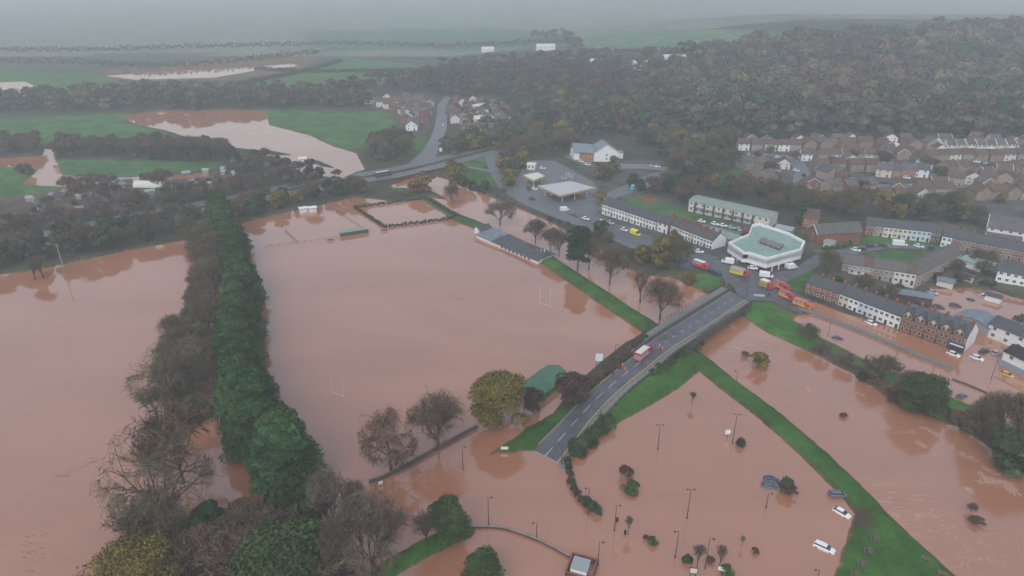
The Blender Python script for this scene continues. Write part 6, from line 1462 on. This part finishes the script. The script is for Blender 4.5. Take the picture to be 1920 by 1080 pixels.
# ------------------------------------------------------------------ posts, lamps, signs
def topz(px, py, g):
    """height of the point above ground point g that the photo shows at pixel row py"""
    a = (py - 540) / FPX; d = math.tan(PITCH + math.atan(a)); 
    # depression angle is measured in the view plane: solve along the vertical through g
    lo, hi = 0.0, 60.0
    for _ in range(40):
        m = (lo + hi) / 2; X, Y, Z = g.x, g.y, g.z + m - CAM_H
        zc = Y * cp - Z * sp; yc = Y * sp + Z * cp; row = 540 - FPX * yc / zc
        if row > py: lo = m
        else: hi = m
    return lo
def lamp_post(px, pyb, pyt, label, heads=1, side=1, group='lamp posts in the flood', z=0.0, name='lamp_post'):
    g = P(px, pyb, z); hgt2 = topz(px, pyt, g)
    e = empty(name, g, 0, label, 'lamp post', group)
    mb = MB(); mb.tube((0, 0, -1.2), (0, 0, hgt2 * .35), .13, .11, dark_metal, 8); mb.tube((0, 0, hgt2 * .35), (0, 0, hgt2), .10, .06, dark_metal, 8); mb.tube((0, 0, -1.2), (0, 0, .5), .17, .17, dark_metal, 8); mb.build('post', e)
    for s in ((1, -1) if heads == 2 else (side,)):
        mb = MB(); mb.tube((0, 0, hgt2 - .1), (s * .8, 0, hgt2 - .05), .035, .035, dark_metal, 6); mb.build('arm', e)
        mb = MB(); mb.loft([[(s * .8 + r * math.cos(t), r * math.sin(t), hgt2 + z) for t in [2 * math.pi * j / 10 for j in range(10)]] for r, z in ((.12, -.28), (.28, -.18), (.25, -.05), (.08, .03))], dark_metal); mb.build('lamp_head', e)
    return e
for px, b, t, lab, h, s in [(1233, 843, 796, 'twin-headed lamp post standing in the flood left of the lone sapling', 2, 1), (1373, 832, 776, 'twin-headed lamp post beside the round white sign', 2, 1), (1288, 972, 917, 'twin-headed lamp post in the middle of the flooded car park', 2, 1), (1436, 952, 925, 'lamp post just below the submerged dark car', 1, 1),
    (916, 985, 932, 'lone lamp post in the flood above the curved wall', 1, 1), (868, 880, 838, 'lamp post right of the fan-shaped bare tree', 1, 1), (866, 985, 960, 'short lamp post beside the dark green tree on the grass strip', 1, 1), (1102, 965, 915, 'lamp post above the lower end of the curved hedge', 1, -1), (1152, 995, 947, 'lamp post with a pale top left of the litter bin', 1, 1),
    (1121, 1060, 1016, 'lamp post right above the brick compound', 1, 1), (1266, 1046, 996, 'lamp post left of the framed notice board', 1, -1), (1322, 1066, 1010, 'lamp post between the two round-headed saplings', 1, 1), (1006, 1012, 980, 'short lamp post right of the curved wall top', 1, -1), (1530, 1095, 1068, 'lamp post top at the bottom edge left of the park corner', 1, -1),
    (1376, 742, 696, 'lamp post beside the grass bank above the twin lamp', 1, -1), (707, 1000, 960, 'lamp post among the bare trees by the orange reflections', 1, 1), (1152, 674, 646, 'thin lamp post with a small head left of the fire engine', 1, 1), (1125, 800, 765, 'lamp post on the right edge of the bridge road near the hedge', 1, -1), (1053, 870, 832, 'lamp post at the flooded end of the road', 1, -1)]:
    lamp_post(px, b, t, lab, h, s, z=0.0)
def pole(px, b, t, label, r=.12, m=timber, cross=False, name='pole'):
    g = G(px, b); h = topz(px, t, g); e = empty(name, g, 0, label, 'pole')
    mb = MB(); mb.tube((0, 0, -1), (0, 0, h), r * 1.2, r * .8, m, 7); mb.build('shaft', e)
    if cross: mb = MB(); mb.box(-1.1, 1.1, -.06, .06, h - .6, h - .45, m); mb.box(-.8, .8, -.06, .06, h - 1.3, h - 1.18, m); mb.build('crossbar', e)
pole(122, 512, 457, 'pale telegraph pole with crossbars at the left flood shore', .22, mat('pale_pole', (.30, .26, .21), .8), True, 'telegraph_pole')
pole(1740, 725, 690, 'thin pole standing in the flood left of the yellow car', .1)
pole(1858, 712, 665, 'tall thin pole in the flooded street near the white cars', .1)
pole(1905, 617, 586, 'dark wooden pole beside the round evergreen by the flooded yard', .16)
pole(1552, 630, 603, 'thin lamp pole in the flooded riverside lawn', .09)
pole(860, 288, 255, 'pale pole beside the village road junction', .15)
pole(1400, 556, 525, 'thin lamp pole on the right corner of the bridge', .1, dark_metal)
for i, (px, py) in enumerate([(1062, 331), (1066, 332), (1069, 333), (1073, 335)]): pole(px, py, py - 9, ('leftmost', 'second', 'third', 'rightmost')[i] + ' of the four white posts behind the large canopy', .14, white_paint, name='white_post')
# rugby posts
def goal(b1, b2, top1, label):
    a, b = P(*b1, 0), P(*b2, 0); e = empty('rugby_posts', a, 0, label, 'goal posts'); d = b - a; h = topz(a.x, top1, a)
    for p, n_ in ((Vector((0, 0, 0)), 0), (d, 1)):
        mb = MB(); mb.tube(p + Vector((0, 0, -1.5)), p + Vector((0, 0, h)), .075, .055, off_white, 6); mb.build('upright', e)
    mb = MB(); mb.tube(Vector((0, 0, 1.3)), d + Vector((0, 0, 1.3)), .06, .06, off_white, 6); mb.build('crossbar', e)
goal((625, 742), (646, 750), 698, 'white rugby posts in the flood nearest the conifer row')
goal((1012, 574), (1031, 579), 536, 'white rugby posts in the flood near the dark pine reflection')
# signs
def board(px, pyb, w, h, zb, m, label, legs=2, rz=0.0, name='sign', frame=None, z=0.0, mark=None):
    g = P(px, pyb, z) if z is not None else G(px, pyb); e = empty(name, g, rz, label, 'sign')
    for x in ([-w * .32, w * .32] if legs == 2 else [0]): mb = MB(); mb.tube((x, .08, -1), (x, .08, zb + h * .8), .09, .09, dark_metal, 6); mb.build('post', e)
    mb = MB(); mb.box(-w / 2, w / 2, -.06, .02, zb, zb + h, m); mb.build('panel', e)
    if mark: mb = MB(); mark(mb, w, h, zb); mb.build('marking', e)
    if frame:
        mb = MB(); f = .12
        mb.box(-w / 2 - f, w / 2 + f, -.1, .05, zb + h, zb + h + f, frame); mb.box(-w / 2 - f, w / 2 + f, -.1, .05, zb - f, zb, frame); mb.box(-w / 2 - f, -w / 2, -.1, .05, zb, zb + h, frame); mb.box(w / 2, w / 2 + f, -.1, .05, zb, zb + h, frame); mb.build('frame', e)
    return e
board(1121, 706, 2.3, 2.6, 5.8, mat('pale_blue_sign', (.62, .72, .74), .6), 'tall pale sign on two posts beside the bridge embankment')
def circ(mb, w, h, zb):
    n = 14; c = (0, zb + h / 2)
    mb.face([(c[0] + .5 * math.cos(2 * math.pi * j / n), -.07, c[1] + .5 * math.sin(2 * math.pi * j / n)) for j in range(n)], galv)
e = empty('round_sign', P(1363, 822, 0), 0, 'round white sign on a post left of the twin lamp', 'sign')
mb = MB(); mb.tube((0, 0, -1), (0, 0, 2.0), .08, .08, dark_metal, 6); mb.build('post', e)
mb = MB(); mb.tube((0, -.08, 2.2), (0, 0, 2.2), .85, .85, white_paint, 18); mb.build('panel', e)
board(946, 846, 2.0, .9, .6, white_paint, 'small white sign lying against the grass at the flooded road end', 2, z=.2)
board(714, 910, 1.2, 1.0, .3, white_paint, 'small tilted white sign at the near end of the lane wall', 1, .5)
board(1299, 1080, 1.5, 1.4, .9, mat('sign_cream', (.60, .60, .50), .6), 'framed notice board on two posts in the flooded car park', 2, -.15, 'notice_board', dark_metal)
board(1352, 1078, 1.6, 1.1, 1.2, white_paint, 'tilted white sign beside the leafy bush at the bottom', 1, -.35)
board(208, 1028, 1.1, .7, .1, mat('blue_sign', (.10, .08, .40), .5), 'small blue-edged sign in the left flood beside the golden tree', 1)
board(1423, 556, 4.2, .9, .1, mat('lilac_panel', (.45, .45, .50), .6), 'low pale roadside sign at the right corner of the bridge', 2, -.15, z=None)
# litter bins
for px, py, lab in [(1157, 977, 'dark litter bin right of the lamp post with pale top'), (1172, 1001, 'short dark bin left of the pale sapling')]:
    mb = MB(); mb.tube((0, 0, -.8), (0, 0, .9), .28, .30, black, 10); mb.tube((0, 0, .9), (0, 0, 1.1), .32, .18, black, 10); tag(mb.build('litter_bin', None, P(px, py, 0)), lab, 'bin')
# picnic tables on the park bank
def picnic(px, py, rz, lab, grp_=None):
    g = G(px, py); e = empty('picnic_table', g, rz, lab, 'picnic table', grp_)
    mb = MB(); 
    for k in range(4): mb.box(-1.0, 1.0, -.42 + k * .215, -.24 + k * .215, .72, .77, timber)
    mb.build('table_top', e)
    for s in (-1, 1):
        mb = MB(); mb.box(-1.0, 1.0, s * .85 - .14, s * .85 + .14, .42, .47, timber); mb.build('bench_seat', e)
    for x in (-.8, .7):
        mb = MB(); mb.box(x, x + .08, -.9, .9, .34, .42, timber); mb.hexa([(x, -.75, 0), (x + .08, -.75, 0), (x + .08, -.62, 0), (x, -.62, 0)], [(x, -.35, .72), (x + .08, -.35, .72), (x + .08, -.22, .72), (x, -.22, .72)], timber)
        mb.hexa([(x, .62, 0), (x + .08, .62, 0), (x + .08, .75, 0), (x, .75, 0)], [(x, .22, .72), (x + .08, .22, .72), (x + .08, .35, .72), (x, .35, .72)], timber); mb.build('frame', e)
for i, (px, py, lab) in enumerate([(1640, 1012, 'topmost picnic table of the row on the park bank'), (1629, 1036, 'second picnic table from the top on the park bank'), (1617, 1060, 'third picnic table from the top on the park bank'), (1605, 1082, 'lowest picnic table of the row on the park bank')]): picnic(px, py, 1.2, lab, 'picnic tables on the park bank')
picnic(1735, 1052, -.6, 'picnic table alone on the right slope of the park bank'); picnic(1767, 1080, -.6, 'picnic table at the bottom right tip of the park bank')
# walls, fences
def wall_px(name, pts, w, h, m, label, cat='wall', z=None, cap=None, dz=-1.2):
    W_ = [P(a, b, 0) if z is not None else G(a, b) for a, b in pts]; W_ = fine(W_, 4) if len(W_) > 2 else W_
    for p in W_: p.z = z if z is not None else p.z
    e = empty(name, W_[0], 0, label, cat); L = [p - W_[0] for p in W_]
    mb = MB(); ribbon_wall(mb, L, w, dz, h, m); mb.build('wall_body', e)
    if cap: mb = MB(); ribbon_wall(mb, L, w + .12, h, h + .1, cap); mb.build('coping', e)
    return e
wall_px('lane_wall', [(692, 906), (722, 896), (790, 860), (840, 832), (895, 802)], .45, .9, dark_stone, 'dark lane wall running past the weeping and fan-shaped bare trees', z=0, cap=mat('mossy', (.10, .085, .05), .9))
wall_px('curved_wall', [(868, 991), (900, 990), (940, 992), (980, 1004), (1020, 1020), (1068, 1046)], .3, .55, brick_dark, 'thin curved wall from the grass strip to the brick compound', z=0, cap=concrete)
wall_px('street_wall', [(1496, 580), (1530, 591), (1600, 617), (1660, 642), (1720, 668), (1785, 694)], 1.5, .75, concrete, 'long grey wall between the flooded street and riverside lawn', z=0, cap=paving)
wall_px('street_wall', [(1785, 712), (1810, 721), (1850, 738)], .5, .5, dark_stone, 'short dark wall top between the flood and the lower street', z=0)
wall_px('river_wall', [(742, 342), (790, 330), (838, 320)], .8, 2.8, brick_dark, 'dark parapet of the carriageway bridge over the river', z=0, cap=concrete)
wall_px('retaining_wall', [(940, 374), (1000, 398), (1090, 434), (1130, 452)], .6, 1.6, dark_stone, 'dark wall between the riverside road and the river', z=0)
wall_px('yard_wall', [(1740, 600), (1790, 607), (1850, 622)], .3, 1.2, brick_dark, 'dark brick wall behind the brick gabled houses', z=0)
def fence(pts, sp, h, label, z=0.0, m=dark_metal, name='fence', rails=2):
    W_ = [P(a, b, z) for a, b in pts]; e = empty(name, W_[0], 0, label, 'fence'); k = ('fp', h, m.name)
    if k not in MATS: mb = MB(); mb.box(-.06, .06, -.06, .06, -.8, h, m); MATS[k] = mb.mesh('post')
    L = [p - W_[0] for p in W_]
    for r in range(rails):
        mb = MB()
        for a, b in zip(L, L[1:]): mb.tube(a + Vector((0, 0, h * (r + 1) / rails - .05)), b + Vector((0, 0, h * (r + 1) / rails - .05)), .04, .04, m, 4)
        mb.build('rail', e)
    acc = 0
    for a, b in zip(L, L[1:]):
        l_ = (b - a).length
        while acc < l_: p = a.lerp(b, acc / l_); mesh_obj('post', MATS[k], e, p); acc += sp
        acc -= l_
fence([(498, 465), (560, 456), (636, 446)], 3.0, 1.1, 'low dark pitch fence left of the shelter in the flood', m=timber)
fence([(535, 434), (558, 455)], 1.5, 1.2, 'short fence running back from the pitch fence corner', m=timber)
fence([(626, 392), (660, 415), (690, 436)], 2.0, 1.0, 'fence line running back from the green-roofed shelter', m=timber)
# pavement fence along the right of the bridge approach
ap = across(1.38)[10:bi0 + 1]; e = empty('roadside_fence', ap[0], 0, 'thin dark fence along the right edge of the bridge approach', 'fence')
L = [p - ap[0] for p in ap]; mb = MB()
for a, b in zip(L, L[1:]): mb.tube(a + Vector((0, 0, 1.0)), b + Vector((0, 0, 1.0)), .05, .05, dark_metal, 4); mb.tube(a + Vector((0, 0, .5)), b + Vector((0, 0, .5)), .04, .04, dark_metal, 4)
mb.build('rail', e); mb = MB(); mb.box(-.06, .06, -.06, .06, -.3, 1.1, dark_metal); pm = mb.mesh('post'); posts_along(L, 2.5, pm, 'post', e)
# river foam and drifting scum
foam = mat('river_foam', (.36, .20, .14), .8, (.50, .32, .24), 2.0); scum = mat('drift_scum', (.26, .125, .08), .9, (.31, .15, .095), 1.0)
def ribbon(name, strokes, m, label, wid=.35):
    mb = MB()
    for s in strokes:
        W_ = fine([P(a, b, .012) for a, b in s], 8)
        for i in range(len(W_) - 1):
            for r in range(5):
                a = W_[i].lerp(W_[i + 1], RND.random()); d = (W_[i + 1] - W_[i])
                if d.length < 1e-4: continue
                d.normalize(); n = Vector((-d.y, d.x, 0)); a = a + n * RND.gauss(0, .55); d = (d + n * RND.gauss(0, .35)).normalized(); n = Vector((-d.y, d.x, 0))
                L_ = RND.uniform(.3, 1.3); w = RND.uniform(.04, .16); z = Vector((0, 0, RND.uniform(0, .01)))
                mb.face([a - d * L_ + z, a - n * w + d * L_ * .2 + z, a + d * L_ + z, a + n * w * RND.uniform(.3, 1) + z], m)
    tag(mb.build(name), label, kind='stuff')
ribbon('river_foam', [[(1725, 800), (1745, 808), (1760, 818), (1772, 830)], [(1835, 885), (1850, 900), (1862, 898)], [(1835, 905), (1860, 905), (1890, 915), (1905, 928)], [(1868, 900), (1890, 905), (1903, 918)], [(1540, 714), (1555, 722), (1570, 720)], [(1512, 724), (1520, 735)], [(1425, 645), (1445, 652), (1465, 656)], [(1535, 695), (1560, 712)], [(1720, 828), (1735, 838)], [(1840, 875), (1875, 890), (1900, 892)], [(1800, 850), (1830, 862)], [(1810, 915), (1822, 922)], [(1490, 680), (1500, 684), (1512, 682)], [(1590, 732), (1620, 742)], [(1368, 605), (1378, 618)]], foam, 'pale foam streaks on the fast brown river', .28)
def blots(name, cx, cy, rx, ry, n, m, label, ang=0.0):
    mb = MB()
    for i in range(n):
        a = RND.gauss(0, .4); b = RND.gauss(0, .4); x = cx + rx * a * math.cos(ang) - ry * b * math.sin(ang); y = cy + rx * a * math.sin(ang) + ry * b * math.cos(ang)
        c = P(x, y, .010); r = RND.uniform(.1, .5); k = 7; st = RND.uniform(1.2, 3)
        mb.face([(c.x + st * r * math.cos(2 * math.pi * j / k) * RND.uniform(.6, 1), c.y + r * .5 * math.sin(2 * math.pi * j / k) * RND.uniform(.6, 1), c.z + i * 1e-4) for j in range(k)], m)
    tag(mb.build(name), label, kind='stuff')
blots('drift_scum', 850, 556, 110, 14, 70, scum, 'dark streaks of scum drifting on the flooded pitch')
blots('drift_scum', 60, 1035, 60, 40, 40, scum, 'dark scum flecks on the left flood', -.6)
blots('drift_scum', 140, 880, 130, 12, 40, scum, 'line of drifting flecks on the left flood', -.45)
# ------------------------------------------------------------------ haze
mb = MB(); hm = bpy.data.materials.new('haze'); hm.use_nodes = True; t = hm.node_tree
t.nodes.remove(t.nodes['Principled BSDF']); pv = t.nodes.new('ShaderNodeVolumePrincipled')
pv.inputs['Color'].default_value = (.87, .955, 1.0, 1); pv.inputs['Density'].default_value = HAZE; pv.inputs['Anisotropy'].default_value = 0.0
t.links.new(pv.outputs[0], t.nodes['Material Output'].inputs['Volume'])
mb.box(-3400, 3400, -420, 6100, -4, 128, hm)
tag(mb.build('haze'), 'pale blue mist lying over the valley', kind='stuff')
